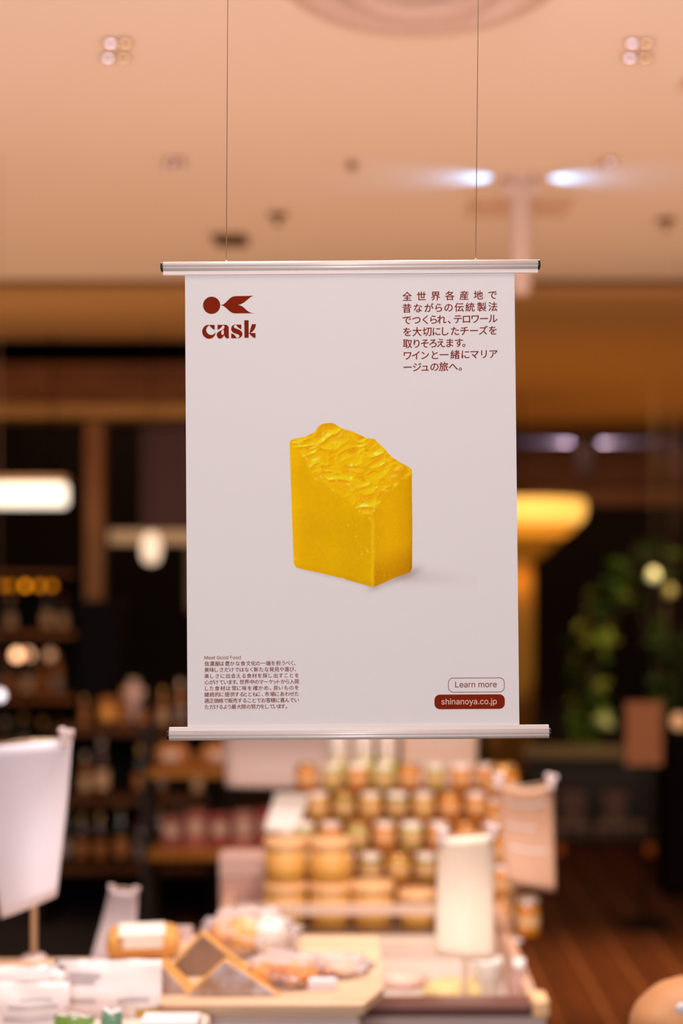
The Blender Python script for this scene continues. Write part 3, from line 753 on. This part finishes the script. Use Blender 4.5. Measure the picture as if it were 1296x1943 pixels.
# things inside the well
t = thing('white_tub', 'white tapering tub in the chiller case near its right wall', 'tub', (X(925, 3.5), 3.5, zfl))
B().lathe([(0, 0), (.030, 0), (.036, .085), (.036, .09)], seg=24).build('cup', mat('tub_white', (240, 235, 228), .35), t)
B().lathe([(.038, .088), (.038, .097), (.03, .1), (0, .1)], seg=24).build('lid', mat('tub_lid', (232, 230, 226), .4), t)
t = thing('yellow_packet', 'flat pale yellow packet lying in the chiller case', 'packet', (X(862, 3.52), 3.50, zfl), .3)
bumpy('pouch', mat('packet_yellow', (234, 212, 150), .4, var=.15, scale=30), t, (0, 0, .02), .085, .05, .025, 4, .2, 3)
t = thing('pink_packet', 'flat pink and white packet lying in the chiller case behind the board', 'packet', (X(742, 3.6), 3.62, zfl), -.2)
bumpy('pouch', mat('packet_pinkish', (230, 190, 175), .4, var=.15, scale=30), t, (0, 0, .016), .09, .06, .022, 8, .2, 3)
t = thing('glass_bottle', 'clear narrow bottle with a white cap at the right wall of the chiller case', 'bottle', (X(983, 3.3), 3.28, zr-.02))
t.location.z = zfl
hb = Z(1815, 3.3)-zfl
B().lathe([(0, 0), (.019, 0), (.020, .01), (.020, hb*.72), (.012, hb*.84), (.012, hb*.9)], seg=20).build('glass', film('pink_glass', (222, 180, 175), .45, .1), t)
B().lathe([(.014, hb*.88), (.015, hb), (0, hb)], seg=20).build('cap', mat('tub_white', (0, 0, 0)), t)

# mustard tubs in stacks and glass jars
m_tub = mat('mustard_tub', (216, 158, 82), .5, var=.06, scale=15); m_lid = mat('tan_lid', (226, 176, 124), .45, var=.05); m_band = mat('olive_band', (200, 148, 60), .5)
def tub(r, h, label, loc, group='mustard coloured tubs on the jar deck'):
    t = thing('mustard_tub', label, 'tub', loc, 0, group)
    B().lathe([(0, 0), (r*.86, 0), (r*.9, .004), (r*.97, h*.82), (0, h*.82)], seg=24).build('cup', m_tub, t)
    B().lathe([(r*1.0, h*.80), (r*1.03, h*.82), (r*1.03, h*.93), (r*.96, h), (0, h)], seg=24).build('lid', m_lid, t)
    B().lathe([(r*.89, h*.12), (r*.93, h*.14), (r*.955, h*.36), (r*.93, h*.38)], seg=24).build('label_band', m_band, t)
    return t
m_lids = [mat('lid_silver', (248, 234, 222), .3, .35), mat('lid_gold', (222, 176, 110), .25, .8), mat('lid_white', (250, 238, 228), .25)]  # silver and white lids brightened to stand in for glints
cont = [mat('pickle_olive', (150, 132, 52), .15, var=.5, scale=60, coat=.8), mat('honey_orange', (214, 130, 28), .15, var=.3, scale=40, coat=.8), mat('mustard_jar', (206, 156, 50), .15, var=.3, scale=50, coat=.8), mat('pale_green_jar', (186, 176, 96), .15, var=.35, scale=50, coat=.8)]
JP = {}
def jar(k, lid, loc, label, r=.034, h=.075, group='glass jars stacked on the jar deck', rz=0):
    key = (k, lid, r, h)
    if key in JP: t = copy_tree(JP[key])
    else:
        t = JP[key] = thing('glass_jar', '', 'jar')
        B().lathe([(0, 0), (r*.9, 0), (r, .006), (r, h*.74), (r*.86, h*.84), (0, h*.84)], seg=20).build('glass', cont[k], t)
        B().lathe([(r*.90, h*.82), (r*.92, h*.84), (r*.92, h*.96), (r*.8, h), (0, h*1.0)], seg=20).build('lid', m_lids[lid], t)
        B().lathe([(r*1.01, h*.25), (r*1.015, h*.27), (r*1.015, h*.55), (r*1.01, h*.57)], seg=20).build('label_band', m_lid, t)
    t.location = loc; t.rotation_euler = (0, 0, rz); t['label'] = label; t['group'] = group; return t
# front row: tubs
ord_ = ['first', 'second', 'third', 'fourth', 'fifth', 'sixth', 'seventh', 'eighth', 'ninth', 'tenth', 'eleventh', 'twelfth', 'thirteenth', 'fourteenth', 'fifteenth']
Yt = 4.05
def hz(py, Y): return Z(py, Y)-zd
k = 0
for px, tiers, hs in ((541, 2, None), (626, 2, None), (706, 1, None)):
    r = .062
    for j in range(tiers):
        h = .125
        if tiers == 2: lab = '%s mustard tub of the %s stack behind the rail' % ('upper' if j else 'lower', ['left', 'middle'][k])
        else: lab = 'single mustard tub with small jars above, right of the two stacks'
        tub(r, h, lab, (X(px, Yt), Yt, zd+j*h))
    k += 1
tub(.055, .10, 'pale mustard tub beside the tall white hanging sign', (X(792, Yt), Yt, zd))
# wooden riser steps behind the tubs
rs = thing('jar_riser', 'dark wooden stepped riser under the glass jars', 'riser', (0, 4.16, zd))
steps = [(0, .15, .10), (.09, .20, .0)]
x0r, x1r = X(560, 4.25), X(985, 4.25)
for i in range(4):
    B().box(x0r, x1r, i*.10, i*.10+.10, 0, .10+i*.075, .003).build('step', m_brown, rs)
names = ['front', 'second', 'third', 'back']
for i in range(4):
    Yj = 4.21+i*.10; n = 0
    xs_ = np.arange(X(575, 4.3)+(.0 if i % 2 else .04), X(985, 4.3)-.03, .082)
    for x in xs_:
        lid = [0, 2, 0, 1][(n+i) % 4]; kk = [0, 3, 2, 1][(n*2+i) % 4] if x < .25 else 1
        px = CX+x/Yj*F
        lab = '%s glass jar from the left on the %s riser step, %s contents' % (ord_[n] if n < 9 else 'rightmost', names[i], ['olive green', 'amber orange', 'mustard yellow', 'pale green'][kk])
        jar(kk, lid, (x, Yj, zd+.10+i*.075), lab); n += 1
# second tier in the middle: taller jars on the back step
for n, px in enumerate((640, 690, 735)):
    jar(3, 0, (X(px, 4.6), 4.60, zd), '%s tall gold-topped jar standing behind the riser' % ord_[n], .036, .50+.0*n, 'tall jars behind the riser')
# orange jars stacked at the right end
for j in range(5):
    jar(1, [1, 2][j % 2], (X(955, 4.03), 4.03, zd+j*.092), '%s amber jar from the bottom of the stack beside the tall white sign' % ord_[j], .045, .092, 'amber jars stacked at the right end')
jar(1, 0, (X(1003, 3.66), 3.66, zr-.02), 'round amber honey jar on the right wall of the chiller case', .030, .10, 'honey jar on the case edge')
t = thing('pale_box', 'pale pinkish box left of the mustard tubs', 'box', (X(462, 4.15), 4.15, zd))
hbx = hz(1622, 4.15)
B().box(-.07, .07, 0, .09, 0, hbx*.62, .004).build('carton', mat('carton_pink', (196, 150, 138), .6), t)
B().box(-.072, .072, -.002, .092, hbx*.62, hbx, .006).build('lid', mat('carton_lid', (206, 168, 156), .6), t)

# signs over the case
sign([(420, 1385), (706, 1385), (703, 1496), (430, 1494)], 4.85, 0, 'wide pinkish paper sign just below the lower rod', (206, 176, 164), curl=.01, lines=3)
sign([(762, 1372), (908, 1372), (902, 1592), (760, 1588)], 4.62, zd, 'tall peach paper sign below the lower rod, right of centre', (224, 190, 168), curl=.012, lines=4)
sign([(938, 1482), (1052, 1484), (1054, 1692), (962, 1674)], 3.62, zr-.03, 'tan paper sign with drooping top edge right of the case', (204, 158, 130), sag=.018, curl=.01, lines=3, polepx=975)
sign([(832, 1590), (940, 1582), (938, 1822), (826, 1812)], 3.30, zfl, 'brightest cream paper sign standing over the chiller case', (252, 232, 212), curl=.02, lines=0, polecol=(240, 222, 205))
sign([(522, 1506), (588, 1510), (560, 1584), (502, 1574)], 4.30, zd, 'small tilted white card above the mustard tubs', (245, 235, 225), clips=False, lines=0, polepx=540)

# ------------------------------------------------------------------ goods shelf behind, left of the sign
sh = thing('goods_rack', 'brown wooden goods rack behind the mustard tubs', 'rack', (X(420, 6.0), 6.0, 0))
for zz in (.15, Z(1606, 6.0)-.03, Z(1490, 6)+.05):
    B().box(-.30, .30, -.15, .15, zz, zz+.035, .004).build('shelf', wood('orange_wood', (150, 92, 30), (182, 118, 46), .5, 2), sh)
for q in (-1, 1): B().box(q*.30-.015, q*.30+.015, -.15, .15, 0, Z(1490, 6)+.25, .003).build('side_panel', m_dark, sh)
zs = Z(1606, 6.0)+.005
for n, (dx, c, h) in enumerate(((-.2, (150, 80, 66), .13), (-.1, (176, 96, 78), .15), (.0, (160, 66, 54), .14), (.1, (186, 116, 96), .15), (.2, (170, 60, 50), .16))):
    t = thing('carton', '%s reddish carton from the left on the brown rack' % ord_[n], 'carton', (X(420, 6.0)+dx, 5.93, zs), .05*n-.1, 'reddish cartons on the rack')
    B().box(-.042, .042, 0, .07, 0, h, .004).build('box', mat('carton_red_%d' % n, c, .5), t)
    B().box(-.03, .03, -.001, .001, h*.4, h*.75, .0004).build('label', mat('carton_cream', (212, 176, 150), .5), t)
zs = Z(1490, 6)+.085
for n in range(3):
    t = thing('kraft_parcel', '%s kraft parcel from the left on top of the brown rack' % ord_[n], 'parcel', (X(420, 6)-.2+.19*n, 5.95, zs), .1*n, 'kraft parcels on the rack')
    bumpy('parcel', mat('kraft_orange', (176, 112, 56), .6, var=.2), t, (0, 0, .04), .08, .05, .06, n, .12)
    B().box(-.03, .03, -.052, -.046, .03, .07, .001).build('label', mat('carton_cream', (0, 0, 0)), t)

# ------------------------------------------------------------------ bottles: gondola at 7 m and wall shelf at 9.5 m
bottle_glass = [mat('bottle_green', (30, 40, 22), .12, coat=.5), mat('bottle_brown', (62, 32, 14), .12, coat=.5), mat('bottle_amber', (150, 88, 34), .15, coat=.5)]
capm = [mat('cap_gold', (206, 156, 84), .35, .4), mat('cap_silver', (206, 180, 160), .35, .3), mat('cap_red', (120, 40, 26), .4)]  # pale gold and silver caps stand in for highlights on the glass
labm = [mat('label_cream', (214, 172, 128), .6), mat('label_ochre', (176, 112, 54), .6), mat('label_grey', (150, 128, 118), .6)]
BP = {}
def bottle(k, c, l, loc, h, label, group):
    key = (k, c, l, round(h, 2))
    if key in BP: t = copy_tree(BP[key])
    else:
        r = h*.125
        t = BP[key] = thing('wine_bottle', '', 'bottle')
        B().lathe([(0, 0), (r, 0), (r, h*.58), (r*.8, h*.68), (r*.36, h*.76), (r*.34, h*.9), (0, h*.9)], seg=16).build('glass', bottle_glass[k], t)
        B().lathe([(r*.40, h*.82), (r*.42, h), (0, h)], seg=16).build('cap', capm[c], t)
        B().lathe([(r*1.015, h*.14), (r*1.02, h*.15), (r*1.02, h*.44), (r*1.015, h*.45)], seg=16).build('label_band', labm[l], t)
    t.location = loc; t['label'] = label; t['group'] = group; return t
def rackb(name, label, x0, x1, Y, dep, levels, m, post_m, top):
    t = thing(name, label, 'shelf', ((x0+x1)/2, Y, 0)); hw = (x1-x0)/2
    for zz in levels: B().box(-hw, hw, 0, dep, zz-.03, zz, .004).build('shelf', m, t)
    n_ = max(2, int((x1-x0)/.9)+1)
    for i in range(n_):
        x = -hw+2*hw*i/(n_-1); B().box(x-.02, x+.02, 0, dep, 0, top, .003).build('side_panel', post_m, t)
    B().box(-hw, hw, dep, dep+.02, 0, top).build('back_panel', m_black, t)
    return t
lv = [.28, .62, .96]
rackb('bottle_gondola', 'low dark bottle gondola behind the left packets', X(85, 7), X(400, 7), 7.0, .35, lv, wood('shelf_dark', (70, 40, 20), (96, 58, 30), .5, 2), m_black, .97)
rnd = random.Random(3)
for li, zz in enumerate(lv):
    n = 0; x = X(85, 7)+.07
    while x < X(400, 7)-.05:
        if rnd.random() < .85:
            h = rnd.choice((.22, .26, .3))
            if li == 2: h = rnd.choice((.16, .2, .24))
            k_, c_i, l_i = rnd.randrange(3), rnd.choice((0, 0, 1, 2)), rnd.choice((0, 1, 1, 2))
            bottle(k_, c_i, l_i, (x, 7.08+rnd.random()*.05, zz), h, '%s bottle from the left on the %s shelf of the low dark gondola, %s cap' % (ord_[n], ['bottom', 'middle', 'top'][li], ['gold', 'pale', 'maroon'][c_i]), 'bottles on the %s gondola shelf' % ['bottom', 'middle', 'top'][li]); n += 1
        x += .085+rnd.random()*.02
lv = [Z(1440, 9.5), Z(1325, 9.5), Z(1200, 9.5)]
rackb('wall_shelf', 'tall dark wall shelf of bottles left of the banner', X(-80, 9.5), X(150, 9.5), 9.5, .35, lv+[Z(1085, 9.5)], wood('shelf_mid', (120, 70, 34), (150, 92, 48), .5, 2), m_black, Z(1085, 9.5))
for li, zz in enumerate(lv):
    x = X(-80, 9.5)+.08; n = 0
    while x < X(150, 9.5)-.05:
        if rnd.random() < .8:
            c_i = rnd.choice((0, 1, 2)); n += 1
            bottle(rnd.randrange(3), c_i, rnd.choice((0, 1, 2)), (x, 9.58, zz), rnd.choice((.26, .30)), '%s bottle from the left on the %s tall wall shelf, %s cap' % (ord_[n-1], ['lowest', 'middle', 'upper'][li], ['gold', 'pale', 'maroon'][c_i]), 'bottles on the %s wall shelf' % ['lowest', 'middle', 'upper'][li])
        x += .10+rnd.random()*.03
# amber globes hanging above the top shelf, pale globes one shelf lower
def bulb(px, py, Y, r, rgb, es, label, group, ztop=None):  # glowing globe put in for a small bright spot
    t = thing('bulb_lamp', label, 'lamp', P(px, py, Y), 0, group); nm = 'bulb_%d_%d_%d' % rgb
    B().lathe([(0, -r), (r*.7, -r*.7), (r, 0), (r*.7, r*.7), (r*.3, r*1.2), (0, r*1.2)], seg=16).build('bulb', mat(nm+str(es), rgb, .4, emit=rgb, es=es), t)
    B().lathe([(r*.4, r*1.0), (r*.4, r*1.9), (0, r*1.9)], seg=12).build('socket', m_black, t)
    if ztop: B().tube([(0, 0, r*1.8), (0, 0, ztop-t.location.z)], .0012, 6).build('cord', mat('cord_tan', (150, 112, 84), .6), t)
for n, (px, es) in enumerate(((4, .8), (20, .8), (48, 2.6), (75, 1.5), (98, 1.2))):
    bulb(px, 1112, 9.62, .022, (255, 150, 20), es, '%s amber bulb from the left in the row above the wall shelf bottles' % ord_[n], 'amber bulbs in a row', Z(1085, 9.5)-.03)
for n, (px, es) in enumerate(((32, 3.6), (53, 1.8), (95, .5))):
    bulb(px, 1243, 9.62, .035, (255, 190, 140), es, '%s pale round bulb from the left on the middle wall shelf' % ord_[n], 'pale bulbs in a row', Z(1200, 9.5)-.03)
bulb(0, 1320, 5.2, .02, (245, 235, 245), 2.0, 'small white globe lamp at the left edge beside the wall shelf', '', CEIL)
# lit sign tube
t = thing('light_tube', 'wide glowing warm white light box at the left edge', 'light', P(40, 935, 9.0))
zt0, zt1 = Z(968, 9)-t.location.z, Z(905, 9)-t.location.z
B().box(-.6, X(128, 9)-t.location.x, -.05, .05, zt0+.02, zt1-.04, .03).build('diffuser', mat('tube_glow', (255, 244, 224), .4, emit=(255, 240, 218), es=1.5), t)
B().box(-.6, X(130, 9)-t.location.x, -.055, .055, zt1-.04, zt1, .01).build('housing', mat('tube_housing', (200, 160, 125), .5), t)
for xx in (-.5, .2): B().tube([(xx, 0, zt1-.01), (xx, 0, 3.25-t.location.z)], .006, 6).build('hanger', m_black, t)
# wooden post, canopy panel, lamp
t = tag(B().box(-.055, .055, -.05, .05, 0, Z(800, 8.6), .006).build('wooden_post', wood('post_wood', (104, 68, 38), (132, 90, 52), .6, 2, 2)), 'square wooden post between the light box and the purple-brown panel', 'post'); t.location = (X(181, 8.6), 8.6, 0)
t = thing('canopy_panel', 'purple-brown hanging canopy panel left of the banner', 'panel', (X(330, 10), 10.3, 0))
B().box(-.28, .9, 0, .05, Z(1000, 10.3), Z(805, 10.3), .01).build('board', mat('panel_plum', (104, 68, 62), .6), t)
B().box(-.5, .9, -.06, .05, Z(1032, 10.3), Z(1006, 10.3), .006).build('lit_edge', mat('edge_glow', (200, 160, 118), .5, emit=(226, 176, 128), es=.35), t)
B().box(.05, .12, 0, .05, Z(1160, 10.3), Z(1032, 10.3), .004).build('side_strip', mat('strip_olive', (150, 124, 84), .6), t)
for xx in (-.15, .7): B().tube([(xx, .02, Z(805, 10.3)-.02), (xx, .02, CEIL+.3)], .005, 6).build('hanger', m_black, t)
t = thing('pendant_lamp', 'cream pendant lamp hanging under the canopy panel', 'lamp', P(287, 1040, 8.8))
B().lathe([(0, -.10), (.045, -.085), (.062, -.03), (.06, .04), (.04, .09), (0, .10)], seg=20).build('shade', mat('pendant_glow', (255, 232, 205), .4, emit=(255, 220, 186), es=1.0), t)
B().tube([(0, 0, .095), (0, 0, CEIL-t.location.z+.3)], .004, 6).build('cord', m_black, t)
# black cabinet with a few things on top
t = thing('black_cabinet', 'black upright cabinet in front of the wooden post', 'cabinet', (X(245, 7.8), 7.8, 0))
B().box(-.30, -.06, 0, .4, .05, Z(1140, 7.8), .02).build('tall_body', m_black, t)
B().box(-.30, .28, -.16, .4, .0, Z(1378, 7.8), .02).build('body', m_black, t)
for q in (-.2, .09): B().box(q-.08, q+.16, -.172, -.16, .1, Z(1378, 7.8)-.08, .003).build('door', mat('cabinet_door', (14, 10, 9), .5, spec=.2), t)
zc = Z(1378, 7.8)
t = thing('gold_canister', 'round gold canister on the black cabinet', 'canister', (X(203, 7.7), 7.72, zc))
B().lathe([(0, 0), (.05, 0), (.055, .01), (.055, .13), (0, .13)], seg=20).build('can', mat('canister_gold', (236, 164, 72), .4, .2), t)
B().lathe([(.057, .12), (.057, .15), (.04, .165), (0, .168)], seg=20).build('lid', mat('canister_lid', (180, 112, 46), .4), t)
t = thing('pink_bottle', 'pinkish white bottle on the black cabinet', 'bottle', (X(252, 7.7), 7.72, zc))
B().lathe([(0, 0), (.052, 0), (.054, .18), (.04, .22), (.03, .24), (0, .24)], seg=20).build('glass', mat('bottle_pink', (226, 186, 176), .3), t)
B().lathe([(.032, .235), (.032, .265), (0, .265)], seg=16).build('cap', capm[1], t)
t = thing('amber_jar', 'amber jar between the gold canister and the pinkish bottle', 'jar', (X(230, 7.9), 7.9, zc))
B().lathe([(0, 0), (.045, 0), (.045, .10), (0, .10)], seg=20).build('glass', cont[1], t)
B().lathe([(.046, .1), (.046, .13), (0, .13)], seg=20).build('lid', capm[0], t)

# ------------------------------------------------------------------ right: lamp, plant, far bar
t = thing('bowl_lamp', 'large glowing amber bowl-shaped pendant lamp right of the banner', 'lamp', P(985, 978, 12))
B().lathe([(.50, -.075), (.545, -.02), (.56, .06), (.55, .125), (.53, .13)], seg=40).build('lamp_shade', mat('amber_shade', (255, 190, 90), .5, emit=(255, 192, 92), es=1.15), t)
B().lathe([(0, .10), (.54, .128)], seg=40).build('top_disc', m_brown, t)
B().lathe([(.37, -.19), (.44, -.135), (.50, -.075)], seg=40).build('shade_ring', mat('amber_ring', (230, 150, 50), .5, emit=(250, 150, 40), es=.75), t)
B().lathe([(0, -.42), (.10, -.40), (.22, -.33), (.37, -.19)], seg=40).build('lower_bowl', mat('amber_bowl', (160, 96, 26), .5, emit=(190, 110, 20), es=.28), t)
B().tube([(0, 0, .1), (0, 0, CEIL-t.location.z)], .008, 6).build('cord', m_black, t)
o = bpy.data.lights.new('drum_light', 'POINT'); o.energy = 3.2; o.color = (1, .55, .15); o.shadow_soft_size = .1
lo = bpy.data.objects.new('drum_light', o); COL.objects.link(lo); lo.location = P(985, 1090, 12.36); lo.location.z -= .05
t = tag(B().box(-.2, .2, 0, .1, 0, Z(930, 12.5), .01).build('ochre_column', mat('ochre_column', (150, 104, 44), .8, spec=.1)), 'ochre column lit by the drum lamp behind the plant', 'column'); t.location = (X(970, 12.5), 12.5, 0)
def leaf_mesh():
    b = B(); n = 6; L = .15; W = .045; rows = []
    for i in range(n+1):
        u = i/n; w_ = W*math.sin(PI*min(1, u*.93+.05))**.8; z = -.05*u*u
        rows.append([b.bm.verts.new((s*w_, u*L, z+(.012 if s else 0))) for s in (-1, 0, 1)])
    for a, c in zip(rows, rows[1:]):
        for k in range(2): b.bm.faces.new((a[k], a[k+1], c[k+1], c[k])).smooth = True
    return b
def plant(px, base_py, Y, H, nleaf, label, mleafs, seed, spread):
    t = thing('potted_tree', label, 'plant', (X(px, Y), Y, 0)); r = random.Random(seed)
    B().lathe([(0, 0), (.14, 0), (.18, .32), (.19, .34), (.165, .34), (.155, .30), (0, .30)], seg=24).build('pot', mat('pot_dark', (60, 40, 30), .5), t)
    br = []
    for i in range(7):
        a = r.random()*2*PI; hh = H*r.uniform(.6, 1); d = spread*r.uniform(.4, 1)
        pts = [(0, 0, .3), (d*.2*math.cos(a), d*.2*math.sin(a), .3+(hh-.3)*.45), (d*.6*math.cos(a), d*.6*math.sin(a), .3+(hh-.3)*.8), (d*math.cos(a), d*math.sin(a), hh)]
        B().tube(pts, [.014, .010, .007, .003], 6).build('branch', mat('bark', (66, 46, 28), .8), t); br.append([Vector(p) for p in pts])
    pr = [leaf_mesh().build('leaf', m, t) for m in mleafs]
    for i in range(nleaf):
        p = pr[i % len(pr)]
        o = p if i < len(pr) else p.copy()
        if i >= len(pr): COL.objects.link(o)
        bb = r.choice(br); s = r.uniform(.25, 3); k = min(2, int(s)); q = bb[k].lerp(bb[k+1], s-k)
        o.location = q; o.rotation_euler = (r.uniform(-.6, .9), r.uniform(-.8, .8), r.uniform(0, 2*PI)); o.scale = [r.uniform(.7, 1.35)]*3
    return t
ml = [mat('leaf_green', (70, 92, 26), .35, var=.25), mat('leaf_dark', (34, 52, 18), .4, var=.2), mat('leaf_olive', (120, 118, 44), .35, var=.2)]
plant(1110, 0, 10.4, 2.0, 170, 'leafy potted tree right of the banner below the drum lamp', ml, 4, .42)
plant(1262, 0, 10.6, 2.1, 110, 'darker leafy potted tree at the right edge of the frame', [ml[1], ml[0], ml[1]], 8, .35)
bulb(1240, 1092, 9.0, .042, (222, 208, 150), .62, 'pale round globe lamp glowing among the leaves on the right', '', CEIL)
bulb(1271, 1122, 9.4, .04, (150, 128, 70), .5, 'dimmer globe lamp below the pale one on the right', '', CEIL)
# far bar counter with crockery
bz = Z(1580, 9.2)
t = thing('far_bar', 'dark bar counter far behind on the right', 'counter', (X(1170, 9.3), 9.2, 0))
B().box(-.55, .75, 0, .5, 0, bz-.04, .01).build('body', m_black, t)
B().box(-.58, .78, -.04, .52, bz-.04, bz, .006).build('worktop', mat('bar_top', (70, 56, 46), .4), t)
B().box(-.55, .75, .42, .5, bz, Z(1440, 9.2), .01).build('back_board', mat('bar_back', (34, 26, 22), .6), t)
B().box(-.58, .1, .36, .5, Z(1452, 9.2), Z(1432, 9.2), .004).build('upper_shelf', mat('bar_shelf', (120, 96, 60), .5), t)
m_plate = mat('plate_grey', (176, 148, 128), .4)
for n, px in enumerate((1068, 1104, 1145, 1180, 1216)):
    t = thing('plate_stack', '%s stack of pale plates from the left on the far bar' % ord_[n], 'plates', (X(px, 9.3), 9.35, bz), 0, 'plate stacks on the far bar')
    for j in range(4): B().lathe([(0, .001), (.035, .001), (.05, .012), (.047, .013), (.034, .004), (0, .004)], (0, 0, j*.007), 20).build('plate', m_plate, t)
for n, (px, w_) in enumerate(((1090, .16), (1170, .15))):
    t = thing('bread_bin', '%s dull pinkish bin standing on the far bar behind the plates' % ord_[n], 'bin', (X(px, 9.4), 9.46, bz), 0, 'bins on the far bar')
    B().box(-w_/2, w_/2, 0, .12, 0, .18, .01).build('box', mat('bin_dull', (104, 76, 64), .5), t)
    B().box(-w_/2-.004, w_/2+.004, -.004, .124, .18, .205, .006).build('lid', mat('bin_lid', (132, 96, 78), .5), t)
for n, px in enumerate((1060, 1232)):
    t = thing('candle_jar', '%s small orange candle jar from the left below the bar top' % ord_[n], 'candle', (X(px, 8.6), 8.6, 0), 0, 'orange candle jars')
    B().tube([(0, 0, 0), (0, 0, Z(1622, 8.6))], .012, 8).build('stem', m_black, t)
    B().lathe([(.0, 0), (.03, 0), (.036, .05), (.03, .06), (0, .03)], (0, 0, Z(1622, 8.6)), 16).build('glass', mat('candle_orange', (170, 84, 30), .4, emit=(190, 90, 24), es=.12), t)
# kraft notice and pale glowing globe at right
t = thing('notice_board', 'brown kraft notice standing at the right in front of the plant', 'notice', (X(1222, 7.0), 7.0, 0))
B().box(-.09, .09, 0, .008, Z(1452, 7), Z(1332, 7), .002).build('panel', mat('kraft_panel', (176, 112, 70), .7), t)
B().tube([(0, .012, 0), (0, .012, Z(1340, 7))], .008, 8).build('pole', m_black, t)
B().lathe([(0, .015), (.12, .012), (.13, 0)], seg=24).build('foot', m_black, t)
bulb(1288, 1370, 6.8, .04, (226, 170, 120), .5, 'tan globe lamp at the right edge beside the kraft notice', '', CEIL)
# dark red column at the right edge
t = tag(B().box(0, .5, 0, .3, 0, Z(1395, 7.6), .02).build('dark_cupboard', mat('maroon_black', (14, 5, 5), .8, spec=.08)), 'very dark cupboard at the right edge below the tan globe', 'cupboard'); t.location = (X(1262, 7.6), 7.6, 0)
# bottom right: side table with a round loaf
t = thing('side_table', 'small side table under the round loaf at the bottom right', 'table', (.66, 2.52, 0))
zt = Z(2080, 2.35)
B().box(-.16, .25, -.15, .2, zt-.03, zt, .006).build('table_top', m_oak, t)
for sx in (-.13, .22):
    for sy in (-.12, .17): B().box(sx-.015, sx+.015, sy-.015, sy+.015, 0, zt-.03, .002).build('leg', m_oak, t)
t = thing('round_loaf', 'round brown loaf with a white tag in the bottom right corner', 'loaf', (X(1335, 2.5), 2.5, zt))
hl = Z(1858, 2.5)-zt
bumpy('crust', mat('loaf_brown', (186, 132, 86), .6, var=.15, scale=12), t, (0, 0, hl*.375), .128, .09, hl*.62, 3, .05, 4, 1.5)
B().lathe([(0, .003), (.009, .002), (.010, 0)], (X(1291, 2.42)-t.location.x, -.088, Z(1911, 2.42)-zt), 14, Matrix.Rotation(PI/2, 3, 'X')).build('tag', mat('white_tag', (0, 0, 0)), t)
